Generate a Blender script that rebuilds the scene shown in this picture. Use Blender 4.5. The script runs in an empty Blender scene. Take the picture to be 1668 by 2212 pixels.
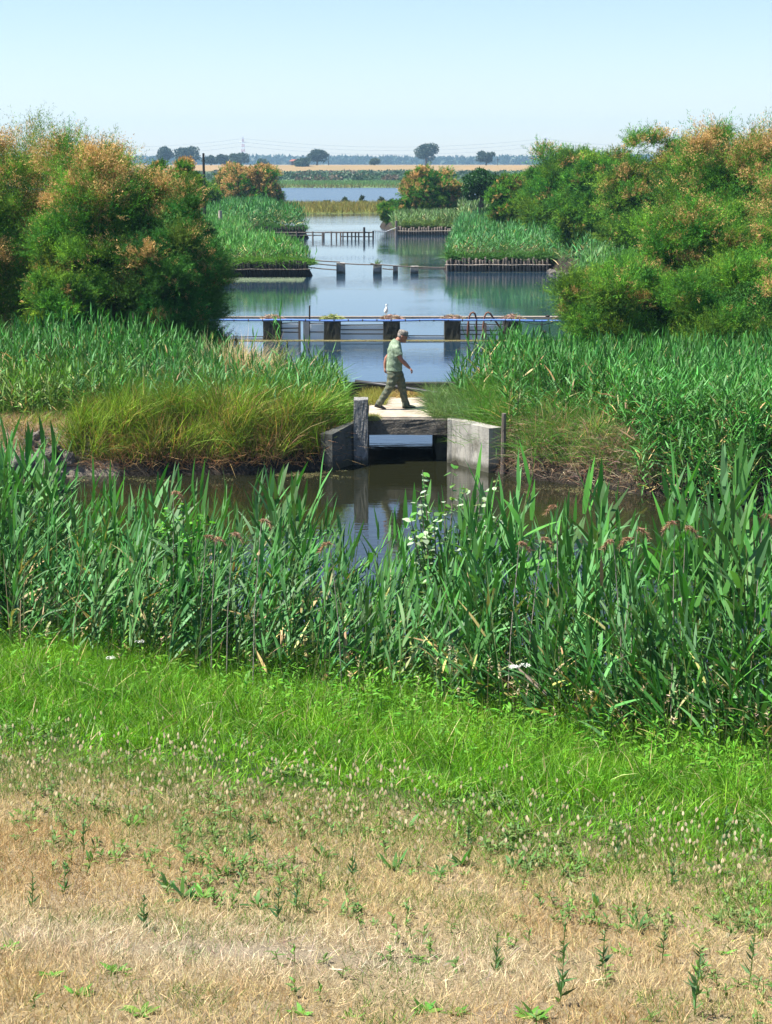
import bpy, bmesh, math, random
import numpy as np
from mathutils import Vector, Matrix
random.seed(7)
R = np.random.default_rng(11)
rad = math.radians
sc = bpy.context.scene
col = sc.collection

# ------------------------------------------------------------------ helpers
PITCH = rad(11.6); CZ = 6.1; F = 3686.0; CX, CY = 834.0, 1106.0
def W(px, py, z=0.0):
    X = (px - CX) / F; Y = (CY - py) / F
    dx = X; dy = math.cos(PITCH) + Y * math.sin(PITCH); dz = -math.sin(PITCH) + Y * math.cos(PITCH)
    t = (z - CZ) / dz
    return Vector((dx * t, dy * t, z))
def at(px, d, z=0.0):                       # x of an image column at ground distance d
    dep = d * math.cos(PITCH) + (CZ - z) * math.sin(PITCH)
    return (px - CX) / F * dep
def zat(py, d):                             # height seen at image row py at distance d
    Y = (CY - py) / F
    dy = math.cos(PITCH) + Y * math.sin(PITCH); dz = -math.sin(PITCH) + Y * math.cos(PITCH)
    return CZ + dz / dy * d

def vnoise(x, y, s=1.0, seed=0, octv=3):
    x = np.asarray(x, float) / s; y = np.asarray(y, float) / s
    out = 0; amp = 1; tot = 0
    for o in range(octv):
        g = np.random.default_rng(seed + o * 17).random((256, 256))
        xi = np.floor(x).astype(int); yi = np.floor(y).astype(int)
        fx = x - xi; fy = y - yi
        fx = fx * fx * (3 - 2 * fx); fy = fy * fy * (3 - 2 * fy)
        a = g[xi & 255, yi & 255]; b = g[(xi + 1) & 255, yi & 255]
        c = g[xi & 255, (yi + 1) & 255]; d = g[(xi + 1) & 255, (yi + 1) & 255]
        out = out + amp * ((a * (1 - fx) + b * fx) * (1 - fy) + (c * (1 - fx) + d * fx) * fy)
        tot += amp; amp *= .5; x = x * 2.03 + 5.1; y = y * 2.03 + 9.7
    return out / tot

def nrm(v):
    return v / np.maximum(np.linalg.norm(v, axis=-1, keepdims=True), 1e-9)

class Geo:
    """collects vertex / face / colour arrays for one mesh"""
    def __init__(s): s.v = []; s.f = []; s.c = []; s.n = 0
    def add(s, v, f, c):
        v = np.asarray(v, np.float32).reshape(-1, 3); f = np.asarray(f, np.int32)
        c = np.asarray(c, np.float32)
        if c.ndim == 1: c = np.tile(c, (len(v), 1))
        s.v.append(v); s.f.append(f + s.n); s.c.append(c); s.n += len(v)
    def ribbons(s, o, d, side, L, Wd, bend, prof, colr):
        M = len(o); S = len(prof) - 1
        if M == 0: return
        L = np.broadcast_to(np.asarray(L, float), (M,)); Wd = np.broadcast_to(np.asarray(Wd, float), (M,))
        u = np.linspace(0, 1, S + 1)
        p = o[:, None, :] + d[:, None, :] * (L[:, None] * u)[..., None] + bend[:, None, :] * (L[:, None] * u ** 2)[..., None]
        w = (Wd[:, None] * np.array(prof)[None, :] * .5)[..., None] * side[:, None, :]
        v = np.stack([p - w, p + w], 2).reshape(M, (S + 1) * 2, 3)
        b = (np.arange(M) * (S + 1) * 2)[:, None]
        k = np.arange(S)[None, :] * 2
        f = np.stack([b + k, b + k + 1, b + k + 3, b + k + 2], -1).reshape(-1, 4)
        c = np.repeat(np.broadcast_to(colr, (M, 3)), (S + 1) * 2, 0)
        s.add(v, f, c)
    def tris(s, o, d, side, L, Wd, colr):
        M = len(o)
        if M == 0: return
        L = np.broadcast_to(np.asarray(L, float), (M,))[:, None]; Wd = np.broadcast_to(np.asarray(Wd, float), (M,))[:, None]
        v = np.stack([o - side * Wd * .5, o + side * Wd * .5, o + d * L], 1)
        f = np.arange(M * 3).reshape(M, 3)
        s.add(v, f, np.repeat(np.broadcast_to(colr, (M, 3)), 3, 0))
    def build(s, name, mat, parent=None, smooth=False):
        me = bpy.data.meshes.new(name)
        V = np.concatenate(s.v); C = np.concatenate(s.c)
        me.vertices.add(len(V)); me.vertices.foreach_set('co', V.ravel())
        li = np.concatenate([f.ravel() for f in s.f]); lt = np.concatenate([np.full(len(f), f.shape[1]) for f in s.f])
        ls = np.concatenate([[0], np.cumsum(lt)[:-1]])
        me.loops.add(len(li)); me.loops.foreach_set('vertex_index', li.astype(np.int32))
        me.polygons.add(len(lt)); me.polygons.foreach_set('loop_start', ls.astype(np.int32)); me.polygons.foreach_set('loop_total', lt.astype(np.int32))
        me.update(calc_edges=True)
        a = me.color_attributes.new('Col', 'FLOAT_COLOR', 'POINT')
        a.data.foreach_set('color', np.concatenate([C, np.ones((len(C), 1), np.float32)], 1).astype(np.float32).ravel())
        if smooth: me.polygons.foreach_set('use_smooth', np.ones(len(lt), bool))
        me.materials.append(mat)
        o = bpy.data.objects.new(name, me); col.objects.link(o)
        if parent: o.parent = parent
        return o

def tag(o, label=None, cat=None, group=None, kind=None):
    if label: o['label'] = label
    if cat: o['category'] = cat
    if group: o['group'] = group
    if kind: o['kind'] = kind
    return o
def empty(name, loc, label, cat, group=None, rz=0):
    o = bpy.data.objects.new(name, None); col.objects.link(o)
    o.empty_display_size = .2
    o.location = loc; o.rotation_euler = (0, 0, rz)
    return tag(o, label, cat, group)

def roughen(mb, amp=.014, sc_=.16, cuts=7):
    bm = mb.bm
    bmesh.ops.subdivide_edges(bm, edges=[e for e in bm.edges if e.calc_length() > .06], cuts=cuts, use_grid_fill=True)
    bm.normal_update()
    for v in bm.verts:
        c = v.co
        h = float(vnoise(c.x + c.z * .7, c.y + c.z * .7 + c.x * .3, sc_, 61)) + .7 * float(vnoise(c.x * 1.3 - c.z, c.z * 1.1 + c.y, sc_ * .4, 62)) - .85
        v.co = c + v.normal * h * amp * 2
    return mb
class MB:
    """boxes, bars and lofts joined into one mesh"""
    def __init__(s): s.bm = bmesh.new()
    def box(s, x0, x1, y0, y1, z0, z1, jit=0, bev=0):
        cs = [(x0,y0,z0),(x1,y0,z0),(x1,y1,z0),(x0,y1,z0),(x0,y0,z1),(x1,y0,z1),(x1,y1,z1),(x0,y1,z1)]
        v = [s.bm.verts.new((a + random.uniform(-jit, jit), b + random.uniform(-jit, jit), c + random.uniform(-jit, jit))) for a, b, c in cs]
        fs = [s.bm.faces.new([v[i] for i in q]) for q in ((0,3,2,1),(4,5,6,7),(0,1,5,4),(1,2,6,5),(2,3,7,6),(3,0,4,7))]
        if bev:
            es = list({e for f in fs for e in f.edges})
            bmesh.ops.bevel(s.bm, geom=es, offset=bev, segments=2, affect='EDGES', profile=.6)
        return s
    def prism(s, pts, z0, z1):          # plan polygon extruded
        a = [s.bm.verts.new((x, y, z0)) for x, y in pts]; b = [s.bm.verts.new((x, y, z1)) for x, y in pts]
        s.bm.faces.new(a[::-1]); s.bm.faces.new(b)
        n = len(pts)
        for i in range(n): s.bm.faces.new([a[i], a[(i+1) % n], b[(i+1) % n], b[i]])
        return s
    def tube(s, pts, r, n=8, cap=True, wob=0):
        pts = [Vector(p) for p in pts]
        rs = r if isinstance(r, (list, tuple)) else [r] * len(pts)
        rings = []
        ref = Vector((0, 0, 1))
        for i, p in enumerate(pts):
            t = (pts[min(i + 1, len(pts) - 1)] - pts[max(i - 1, 0)]).normalized()
            if i == 0:
                ref = Vector((0, 0, 1)) if abs(t.z) < .9 else Vector((1, 0, 0))
            u = t.cross(ref).normalized(); v = u.cross(t).normalized(); ref = v
            ring = []
            for k in range(n):
                a = 2 * math.pi * k / n
                q = rs[i] * (1 + random.uniform(-wob, wob))
                ring.append(s.bm.verts.new(p + u * math.cos(a) * q + v * math.sin(a) * q))
            rings.append(ring)
        for i in range(len(rings) - 1):
            for k in range(n):
                s.bm.faces.new([rings[i][k], rings[i][(k+1) % n], rings[i+1][(k+1) % n], rings[i+1][k]])
        if cap:
            s.bm.faces.new(rings[0][::-1]); s.bm.faces.new(rings[-1])
        return s
    def loft(s, secs, n=20):            # secs: (center, axis_u*ru, axis_v*rv)
        rings = []
        for c, u, v in secs:
            c = Vector(c); u = Vector(u); v = Vector(v)
            rings.append([s.bm.verts.new(c + u * math.cos(2*math.pi*k/n) + v * math.sin(2*math.pi*k/n)) for k in range(n)])
        for i in range(len(rings) - 1):
            for k in range(n):
                s.bm.faces.new([rings[i][k], rings[i][(k+1) % n], rings[i+1][(k+1) % n], rings[i+1][k]])
        s.bm.faces.new(rings[0][::-1]); s.bm.faces.new(rings[-1])
        return s
    def ball(s, c, r, sub=2, jit=0):
        r = r if isinstance(r, (tuple, list)) else (r, r, r)
        ret = bmesh.ops.create_icosphere(s.bm, subdivisions=sub, radius=1)
        for v in ret['verts']:
            k = 1 + random.uniform(-jit, jit)
            v.co = Vector((c[0] + v.co.x * r[0] * k, c[1] + v.co.y * r[1] * k, c[2] + v.co.z * r[2] * k))
        return s
    def build(s, name, mat, parent=None, smooth=False):
        me = bpy.data.meshes.new(name)
        bmesh.ops.recalc_face_normals(s.bm, faces=s.bm.faces)
        s.bm.to_mesh(me); s.bm.free()
        if smooth:
            for p in me.polygons: p.use_smooth = True
        me.materials.append(mat)
        o = bpy.data.objects.new(name, me); col.objects.link(o)
        if parent: o.parent = parent
        return o

# ------------------------------------------------------------------ materials
def newmat(name):
    m = bpy.data.materials.new(name); m.use_nodes = True
    nt = m.node_tree; nt.nodes.clear()
    out = nt.nodes.new('ShaderNodeOutputMaterial')
    return m, nt, out
def N(nt, typ, **k):
    n = nt.nodes.new(typ)
    for a, b in k.items():
        if a.startswith('_'): setattr(n, a[1:], b)
        else: n.inputs[a.replace('__', ' ')].default_value = b
    return n
def leafmat(name, trans=.35, rough=.5, spec=.35, tint=(1.25, 1.15, .7)):
    m, nt, out = newmat(name)
    at_ = N(nt, 'ShaderNodeAttribute', _attribute_name='Col')
    p = N(nt, 'ShaderNodeBsdfPrincipled', Roughness=rough); p.inputs['Specular IOR Level'].default_value = spec
    t = N(nt, 'ShaderNodeBsdfTranslucent')
    mul = N(nt, 'ShaderNodeMix', _data_type='RGBA', _blend_type='MULTIPLY'); mul.inputs[0].default_value = 1
    mul.inputs[7].default_value = (*tint, 1)
    mx = N(nt, 'ShaderNodeMixShader'); mx.inputs[0].default_value = trans
    L = nt.links
    L.new(at_.outputs['Color'], p.inputs['Base Color']); L.new(at_.outputs['Color'], mul.inputs[6]); L.new(mul.outputs[2], t.inputs['Color'])
    L.new(p.outputs[0], mx.inputs[1]); L.new(t.outputs[0], mx.inputs[2]); L.new(mx.outputs[0], out.inputs[0])
    return m
def surf(name, c1, c2, scale=4, rough=.8, bump=.3, bscale=None, c3=None, c3scale=1.2, c3lo=.55, c3hi=.7, spec=.3, stretch=(1, 1, 1), metal=0, bdist=.02):
    m, nt, out = newmat(name); L = nt.links
    tc = N(nt, 'ShaderNodeNewGeometry')
    mp = N(nt, 'ShaderNodeMapping'); mp.inputs['Scale'].default_value = stretch
    L.new(tc.outputs['Position'], mp.inputs[0])
    n1 = N(nt, 'ShaderNodeTexNoise', Scale=scale, Detail=8.0, Roughness=.62); L.new(mp.outputs[0], n1.inputs['Vector'])
    r1 = N(nt, 'ShaderNodeMapRange'); r1.inputs[1].default_value = .32; r1.inputs[2].default_value = .68; L.new(n1.outputs[0], r1.inputs[0])
    mx = N(nt, 'ShaderNodeMix', _data_type='RGBA'); mx.inputs[6].default_value = (*c1, 1); mx.inputs[7].default_value = (*c2, 1)
    L.new(r1.outputs[0], mx.inputs[0]); colo = mx.outputs[2]
    if c3:
        n2 = N(nt, 'ShaderNodeTexNoise', Scale=c3scale, Detail=6.0, Roughness=.6); L.new(mp.outputs[0], n2.inputs['Vector'])
        r2 = N(nt, 'ShaderNodeMapRange'); r2.inputs[1].default_value = c3lo; r2.inputs[2].default_value = c3hi; L.new(n2.outputs[0], r2.inputs[0])
        m2 = N(nt, 'ShaderNodeMix', _data_type='RGBA'); m2.inputs[7].default_value = (*c3, 1)
        L.new(r2.outputs[0], m2.inputs[0]); L.new(colo, m2.inputs[6]); colo = m2.outputs[2]
    if 'concrete' in name:
        strk = .6 if 'wall' in name or 'damp' in name else .18             # waterline stain
        sz = N(nt, 'ShaderNodeSeparateXYZ'); L.new(tc.outputs['Position'], sz.inputs[0])
        ad = N(nt, 'ShaderNodeMath', _operation='MULTIPLY_ADD'); ad.inputs[1].default_value = -.25; L.new(n1.outputs[0], ad.inputs[0]); L.new(sz.outputs[2], ad.inputs[2])
        rz_ = N(nt, 'ShaderNodeMapRange'); rz_.inputs[1].default_value = -.05; rz_.inputs[2].default_value = .07; rz_.inputs[3].default_value = .85; rz_.inputs[4].default_value = 0; L.new(ad.outputs[0], rz_.inputs[0])
        m3 = N(nt, 'ShaderNodeMix', _data_type='RGBA'); m3.inputs[7].default_value = (.05, .05, .03, 1); L.new(rz_.outputs[0], m3.inputs[0]); L.new(colo, m3.inputs[6]); colo = m3.outputs[2]
        mv = N(nt, 'ShaderNodeMapping'); mv.inputs['Scale'].default_value = (9, 9, .7); L.new(tc.outputs['Position'], mv.inputs[0])
        nv = N(nt, 'ShaderNodeTexNoise', Scale=1.0, Detail=5.0, Roughness=.6); L.new(mv.outputs[0], nv.inputs['Vector'])
        rv = N(nt, 'ShaderNodeMapRange'); rv.inputs[1].default_value = .5; rv.inputs[2].default_value = .75; rv.inputs[4].default_value = strk; L.new(nv.outputs[0], rv.inputs[0])
        m4 = N(nt, 'ShaderNodeMix', _data_type='RGBA'); m4.inputs[7].default_value = (.09, .085, .065, 1); L.new(rv.outputs[0], m4.inputs[0]); L.new(colo, m4.inputs[6]); colo = m4.outputs[2]
    p = N(nt, 'ShaderNodeBsdfPrincipled', Roughness=rough, Metallic=metal); p.inputs['Specular IOR Level'].default_value = spec
    L.new(colo, p.inputs['Base Color'])
    if bump:
        n3 = N(nt, 'ShaderNodeTexNoise', Scale=bscale or scale * 5, Detail=8.0, Roughness=.65); L.new(mp.outputs[0], n3.inputs['Vector'])
        b = N(nt, 'ShaderNodeBump', Strength=bump, Distance=bdist); L.new(n3.outputs[0], b.inputs['Height']); L.new(b.outputs[0], p.inputs['Normal'])
    L.new(p.outputs[0], out.inputs[0])
    return m
M = {}
M['reed'] = leafmat('reed_leaf', .22, .55, .28, (1.1, 1.2, .5))
M['grass'] = leafmat('grass_blade', .3, .55, .25, (1.15, 1.2, .5))
M['dry'] = leafmat('dry_grass', .25, .7, .2, (1.1, 1, .8))
M['tam'] = leafmat('feathery_foliage', .2, .7, .15)
M['tree'] = leafmat('tree_leaf', .25, .55, .3)
M['concrete'] = surf('weathered_concrete', (.36, .345, .31), (.2, .195, .18), 3.2, .9, .5, 30, (.09, .09, .08), 1.7, .56, .72)
M['concrete_rough'] = surf('rough_concrete', (.33, .32, .3), (.17, .17, .16), 9, .95, 1.0, 26, (.07, .07, .065), 3, .5, .65, bdist=.05)
M['concrete_beam'] = surf('brown_stained_concrete', (.2, .175, .14), (.09, .08, .065), 7, .95, 1, 24, (.04, .036, .03), 3, .5, .7, bdist=.04)
M['concrete_shaded'] = surf('damp_stained_concrete', (.11, .11, .1), (.05, .055, .05), 3.2, .85, .5, 30, (.03, .032, .026), 1.7, .5, .7)  # left wing wall's shade put into the base colour, darker than the right
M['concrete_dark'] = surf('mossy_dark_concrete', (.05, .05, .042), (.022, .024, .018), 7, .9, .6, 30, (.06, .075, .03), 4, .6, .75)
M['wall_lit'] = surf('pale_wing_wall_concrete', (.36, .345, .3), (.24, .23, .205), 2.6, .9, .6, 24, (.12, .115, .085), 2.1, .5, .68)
M['deck'] = surf('pale_dusty_slab', (.44, .385, .31), (.31, .26, .2), 4, .9, .6, 30, (.2, .15, .1), 2.9, .5, .7)
M['wood'] = surf('grey_weathered_wood', (.2, .165, .135), (.1, .08, .065), 12, .9, .6, 40, stretch=(1, 1, .15))
M['wood_dark'] = surf('dark_wet_wood', (.035, .03, .026), (.018, .016, .014), 12, .8, .6, 40, stretch=(1, 1, .15))
M['wood_pale'] = surf('sun_bleached_wood', (.42, .36, .3), (.25, .21, .17), 12, .9, .5, 40)
M['blue'] = surf('blue_plastic_pipe', (.1, .2, .52), (.14, .26, .56), 2, .4, 0)
M['black'] = surf('black_plastic_pipe', (.02, .02, .025), (.035, .035, .04), 3, .45, 0)
M['steel'] = surf('galvanised_steel', (.3, .32, .35), (.22, .24, .26), 6, .6, .1, metal=.3)
M['mesh'] = surf('grey_plastic_screen', (.8, .83, .88), (.7, .73, .78), 1.5, .8, .1)
M['rust'] = surf('rusty_iron', (.2, .09, .055), (.11, .05, .035), 14, .9, .4)
M['twigs'] = leafmat('twig_debris', .05, .9, .1)
M['mudrock'] = surf('grey_clay_bank', (.2, .18, .155), (.09, .08, .07), 5, .95, 1, 16, bdist=.08)
M['bark'] = surf('grey_brown_bark', (.13, .1, .075), (.07, .055, .04), 10, .9, .5)
M['white'] = surf('white_plumage', (.8, .8, .76), (.66, .66, .6), 12, .8, .1)
M['beak'] = surf('dark_horn', (.05, .045, .035), (.08, .06, .03), 20, .5, 0)
M['brick'] = surf('red_clay_tiles', (.28, .1, .07), (.2, .08, .06), 3, .9, 0)
M['hutwall'] = surf('dark_timber_wall', (.06, .05, .05), (.1, .075, .06), 3, .9, 0)
M['pylon_w'] = surf('white_painted_steel', (.75, .75, .78), (.65, .65, .7), 1, .6, 0)
M['pylon_r'] = surf('red_painted_steel', (.45, .1, .1), (.4, .12, .12), 1, .6, 0)
M['wire'] = surf('aluminium_cable', (.16, .17, .19), (.2, .2, .22), 1, .6, 0)
M['skin'] = surf('sunburnt_skin', (.36, .165, .11), (.3, .13, .085), 14, .55, .1)
M['shoe'] = surf('black_leather', (.02, .02, .022), (.04, .04, .042), 14, .5, .2)
M['hair'] = surf('short_grey_hair', (.16, .13, .11), (.28, .25, .22), 60, .8, .5)
M['shirt'] = surf('mottled_green_cotton', (.19, .25, .165), (.15, .205, .13), 11, .9, .25, 30, (.28, .35, .25), 16, .5, .6)
M['trouser'] = surf('camouflage_trouser_cloth', (.115, .125, .085), (.06, .08, .055), 13, .9, .3, 30, (.15, .14, .09), 17, .53, .6)
M['cap'] = surf('camouflage_cap_cloth', (.22, .2, .17), (.05, .048, .045), 22, .9, .2, 40, (.3, .26, .22), 25, .5, .6)

# water
def water_material():
    m, nt, out = newmat('pond_water'); L = nt.links
    g = N(nt, 'ShaderNodeNewGeometry')
    mp = N(nt, 'ShaderNodeMapping'); mp.inputs['Scale'].default_value = (.35, 1, 1); L.new(g.outputs['Position'], mp.inputs[0])
    n1 = N(nt, 'ShaderNodeTexNoise', Scale=5.5, Detail=3.0, Roughness=.5); L.new(mp.outputs[0], n1.inputs['Vector'])
    n2 = N(nt, 'ShaderNodeTexNoise', Scale=.07, Detail=4.0, Roughness=.55); L.new(mp.outputs[0], n2.inputs['Vector'])
    r = N(nt, 'ShaderNodeMapRange'); r.inputs[1].default_value = .4; r.inputs[2].default_value = .68; r.inputs[3].default_value = .06; r.inputs[4].default_value = .5
    L.new(n2.outputs[0], r.inputs[0])
    b = N(nt, 'ShaderNodeBump', Distance=.02); L.new(n1.outputs[0], b.inputs['Height']); L.new(r.outputs[0], b.inputs['Strength'])
    sx = N(nt, 'ShaderNodeSeparateXYZ'); L.new(g.outputs['Position'], sx.inputs[0])
    # wind-ruffled open lake, far out
    rl = N(nt, 'ShaderNodeMapRange'); rl.inputs[1].default_value = 225; rl.inputs[2].default_value = 245; rl.inputs[3].default_value = .04; rl.inputs[4].default_value = .22
    L.new(sx.outputs[1], rl.inputs[0])
    p = N(nt, 'ShaderNodeBsdfPrincipled', IOR=1.5)
    tb = N(nt, 'ShaderNodeMapRange'); tb.inputs[1].default_value = 36; tb.inputs[2].default_value = 44; L.new(sx.outputs[1], tb.inputs[0])   # clear dark pool, turbid lagoon
    cm = N(nt, 'ShaderNodeMix', _data_type='RGBA'); cm.inputs[6].default_value = (.012, .013, .006, 1); cm.inputs[7].default_value = (.014, .034, .055, 1)
    L.new(tb.outputs[0], cm.inputs[0]); L.new(cm.outputs[2], p.inputs['Base Color'])
    L.new(rl.outputs[0], p.inputs['Roughness']); L.new(b.outputs[0], p.inputs['Normal']); L.new(p.outputs[0], out.inputs[0])
    return m
M['water'] = water_material()

# ------------------------------------------------------------------ terrain
S_SK = .45
def sdist(x, y, poly):
    P = np.array(poly, float); n = len(P)
    d = np.full(x.shape, 1e9); inside = np.zeros(x.shape, bool)
    for i in range(n):
        a = P[i]; b = P[(i + 1) % n]; e = b - a
        t = np.clip(((x - a[0]) * e[0] + (y - a[1]) * e[1]) / (e @ e), 0, 1)
        d = np.minimum(d, np.hypot(x - a[0] - t * e[0], y - a[1] - t * e[1]))
        cnd = (a[1] > y) != (b[1] > y)
        with np.errstate(divide='ignore', invalid='ignore'):
            xi = a[0] + (y - a[1]) / (e[1] if e[1] else 1e-9) * e[0]
        inside ^= cnd & (x < xi)
    return np.where(inside, d, -d)
LEFT = [(-900, 33.4), (-8, 33.1), (-4, 33.4), (-2.3, 33.5), (-1.25, 33.85), (-.7, 34.8), (-.5, 35.2), (-.45, 40.3), (-4.6, 40.9), (-6.1, 46), (-6.4, 60), (-8, 80), (-9.4, 93.1), (-4.2, 93.1), (-4.0, 94), (-6, 103), (-9.5, 112), (-10.6, 125), (-10.6, 140.2), (-6.6, 140.2), (-6.3, 141), (-9, 152), (-11, 165), (-14, 211), (-900, 211)]
RIGHT = [(900, 29.5), (6.5, 30.0), (3.8, 32.2), (2.5, 33.2), (1.35, 34.8), (1.25, 35.2), (1.3, 40.3), (3.8, 41), (5, 44), (5.9, 54), (8, 75), (10.3, 91.5), (9.3, 98.1), (3.5, 98.1), (3.3, 99), (4.5, 120), (5.9, 147.1), (.85, 147.1), (.6, 148), (-.6, 166), (0, 185), (3, 211), (900, 211)]
MARSH = [(-900, 209), (-11, 206), (2, 210), (900, 205), (900, 245), (-900, 242)]
def height(x, y):
    x = np.asarray(x, float); y = np.asarray(y, float)
    s = y + S_SK * np.clip(x, -14, 14)
    h = np.interp(s, [-60, -4, 0, 6.5, 10.8, 14.5, 17.5, 19.8, 21.5, 24], [4.2, 4.1, 3.9, 2.7, 2.0, 1.1, .45, .05, -.6, -.9])
    nz = vnoise(x, y, 1.3, 3)
    h = h + (nz - .5) * .12 * (s < 22)
    for poly, top, k in ((LEFT, .85, 1.5), (RIGHT, .85, 1.5), (MARSH, .28, .2)):
        d = sdist(x, y, poly)
        d = d + (vnoise(x, y, .6, 21) - .5) * .35 * (y < 60)
        t = np.clip(d * k, -1, 1)
        hh = np.where(d > 0, top * np.clip(d * k, 0, 1) ** .7, np.maximum(d * k, -.9)) + (nz - .5) * .14 * (d > .3)
        h = np.maximum(h, np.where(d > -2, hh, -.9))
    h = np.where(y > 411, np.clip((y - 415) * .03, -.9, .5 + (y - 415) * .0008), h)
    lev = np.interp(y, [872, 934, 946, 985], [0, 3.2, 3.25, 0])
    h = np.where(y > 415, h + lev * (1 + .05 * (vnoise(x, y, 40, 5) - .5)), h)
    return h
def axis_pts(segs):
    out = []
    for a, b, st in segs: out += list(np.arange(a, b, st))
    return np.array(out + [segs[-1][1]])
xs = axis_pts([(-900, -200, 50), (-200, -60, 10), (-60, -16, 2), (-16, -11, .6), (-11, 11, .14), (11, 16, .6), (16, 60, 2), (60, 200, 10), (200, 900, 50)])
xs = np.concatenate([[-2400, -1900, -1400], xs, [1400, 1900, 2400]])
ys = axis_pts([(-60, 2, 3), (2, 42, .14), (42, 60, .6), (60, 105, .5), (105, 170, 1), (170, 260, 2), (260, 440, 8), (440, 900, 25), (900, 1000, 5), (1000, 2000, 100), (2000, 3000, 500)])
GX, GY = np.meshgrid(xs, ys)
GZ = height(GX, GY)
ss = GY + S_SK * GX
nz1 = vnoise(GX, GY, .5, 40); nz2 = vnoise(GX, GY, 1.8, 50)
def lerp(a, b, t): return a + (b - a) * np.clip(t, 0, 1)[..., None]
tan_c = np.array([.3, .235, .135]); soil = np.array([.28, .22, .145]); green_c = np.array([.03, .06, .015]); mud = np.array([.034, .028, .021]); clay = np.array([.3, .265, .225])
C = np.tile(tan_c, GX.shape + (1,))
C = lerp(C, soil, (nz1 - .55) * 4)
dd = np.hypot((GX + .55) / .9, (GY - 7.1) / .22)
C = lerp(C, np.array([.27, .225, .165]), 1.5 - dd * 1.3 - nz1 * .6)
edge = 10.1 + np.clip(GX, -4, 0) * .2 + (nz2 - .5) * 1.6
C = lerp(C, green_c, (ss - edge) / .8)
C = np.where((GY > 28)[..., None], np.where((np.abs(GZ) > -5)[..., None], np.array([.07, .085, .03]), C), C)
C = np.where(((GZ < .8) & (ss > 18) & (GY < 400))[..., None], mud, C)
C = np.where(((GX < -5.3) & (GY > 30) & (GY < 36.2))[..., None], lerp(np.tile(clay, GX.shape + (1,)), soil * .6, nz1), C)
C = np.where(((GY > 35.4) & (GY < 39.2) & (GX > -3) & (GX < 4) & (GZ > .5))[..., None], np.array([.5, .38, .26]), C)
C = np.where((GY > 170)[..., None], np.array([.1, .12, .03]), C)
C = np.where((GY > 400)[..., None], np.array([.1, .17, .06]), C)
C = np.where((GY > 520)[..., None], np.array([.05, .1, .04]), C)
C = np.where((GY > 870)[..., None], lerp(np.tile(np.array([.27, .175, .075]), GX.shape + (1,)), np.array([.2, .15, .065]), vnoise(GX, GY, 12, 9) * 1.2 - .3), C)
g = Geo()
ny, nx = GX.shape
idx = np.arange(ny * nx).reshape(ny, nx)
g.add(np.stack([GX, GY, GZ], -1).reshape(-1, 3), np.stack([idx[:-1, :-1], idx[:-1, 1:], idx[1:, 1:], idx[1:, :-1]], -1).reshape(-1, 4), C.reshape(-1, 3))
m, nt, out = newmat('earth_and_turf'); L = nt.links
a_ = N(nt, 'ShaderNodeAttribute', _attribute_name='Col'); gg = N(nt, 'ShaderNodeNewGeometry')
n1 = N(nt, 'ShaderNodeTexNoise', Scale=38.0, Detail=8.0, Roughness=.7); L.new(gg.outputs['Position'], n1.inputs['Vector'])
r1 = N(nt, 'ShaderNodeMapRange'); r1.inputs[1].default_value = .3; r1.inputs[2].default_value = .7; r1.inputs[3].default_value = .6; r1.inputs[4].default_value = 1.3; L.new(n1.outputs[0], r1.inputs[0])
mm = N(nt, 'ShaderNodeVectorMath', _operation='SCALE'); L.new(a_.outputs['Color'], mm.inputs[0]); L.new(r1.outputs[0], mm.inputs['Scale'])
p = N(nt, 'ShaderNodeBsdfPrincipled', Roughness=.95); p.inputs['Specular IOR Level'].default_value = .15
n3 = N(nt, 'ShaderNodeTexNoise', Scale=16.0, Detail=8.0, Roughness=.7); L.new(gg.outputs['Position'], n3.inputs['Vector'])
b = N(nt, 'ShaderNodeBump', Strength=.8, Distance=.06); L.new(n3.outputs[0], b.inputs['Height']); L.new(b.outputs[0], p.inputs['Normal'])
L.new(mm.outputs[0], p.inputs['Base Color']); L.new(p.outputs[0], out.inputs[0])
tag(g.build('ground', m, smooth=True), 'dry tan turf, muddy banks and far levee', 'ground', kind='structure')
mw = MB(); mw.bm.faces.new([mw.bm.verts.new(q) for q in ((-880, 15, 0), (880, 15, 0), (880, 430, 0), (-880, 430, 0))])
tag(mw.build('water', M['water']), 'calm pond water between the grassy banks', 'water', kind='structure')
def gz(x, y): return height(np.asarray(x, float), np.asarray(y, float))

# ------------------------------------------------------------------ plants
def clump(x, y, sz, seed):
    ci = np.floor(x / sz + vnoise(x, y, sz, seed)) ; cj = np.floor(y / sz + vnoise(x, y, sz, seed + 1))
    h = np.sin(ci * 127.1 + cj * 311.7 + seed) * 43758.5; h = h - np.floor(h); return h
def clumped(x, y, sz, seed, amt):
    h = clump(x, y, sz, seed); h2 = clump(x, y, sz, seed + 5)
    return np.stack([(h - .5) * amt, (h2 - .5) * amt * .6, 0 * h], -1), h
def unit_az(a, el):
    return np.stack([np.cos(a) * np.cos(el), np.sin(a) * np.cos(el), np.sin(el)], -1)
def vary(base, n, amt=.25, hue=.12):
    base = np.asarray(base, float)
    k = np.exp(R.normal(0, amt, (n, 1))); h = 1 + R.normal(0, hue, (n, 3))
    return np.clip(base * k * h, 0, 1)
REED_A = np.array([.08, .215, .06]); REED_B = np.array([.048, .165, .03]); REED_Y = np.array([.12, .24, .04])
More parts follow.
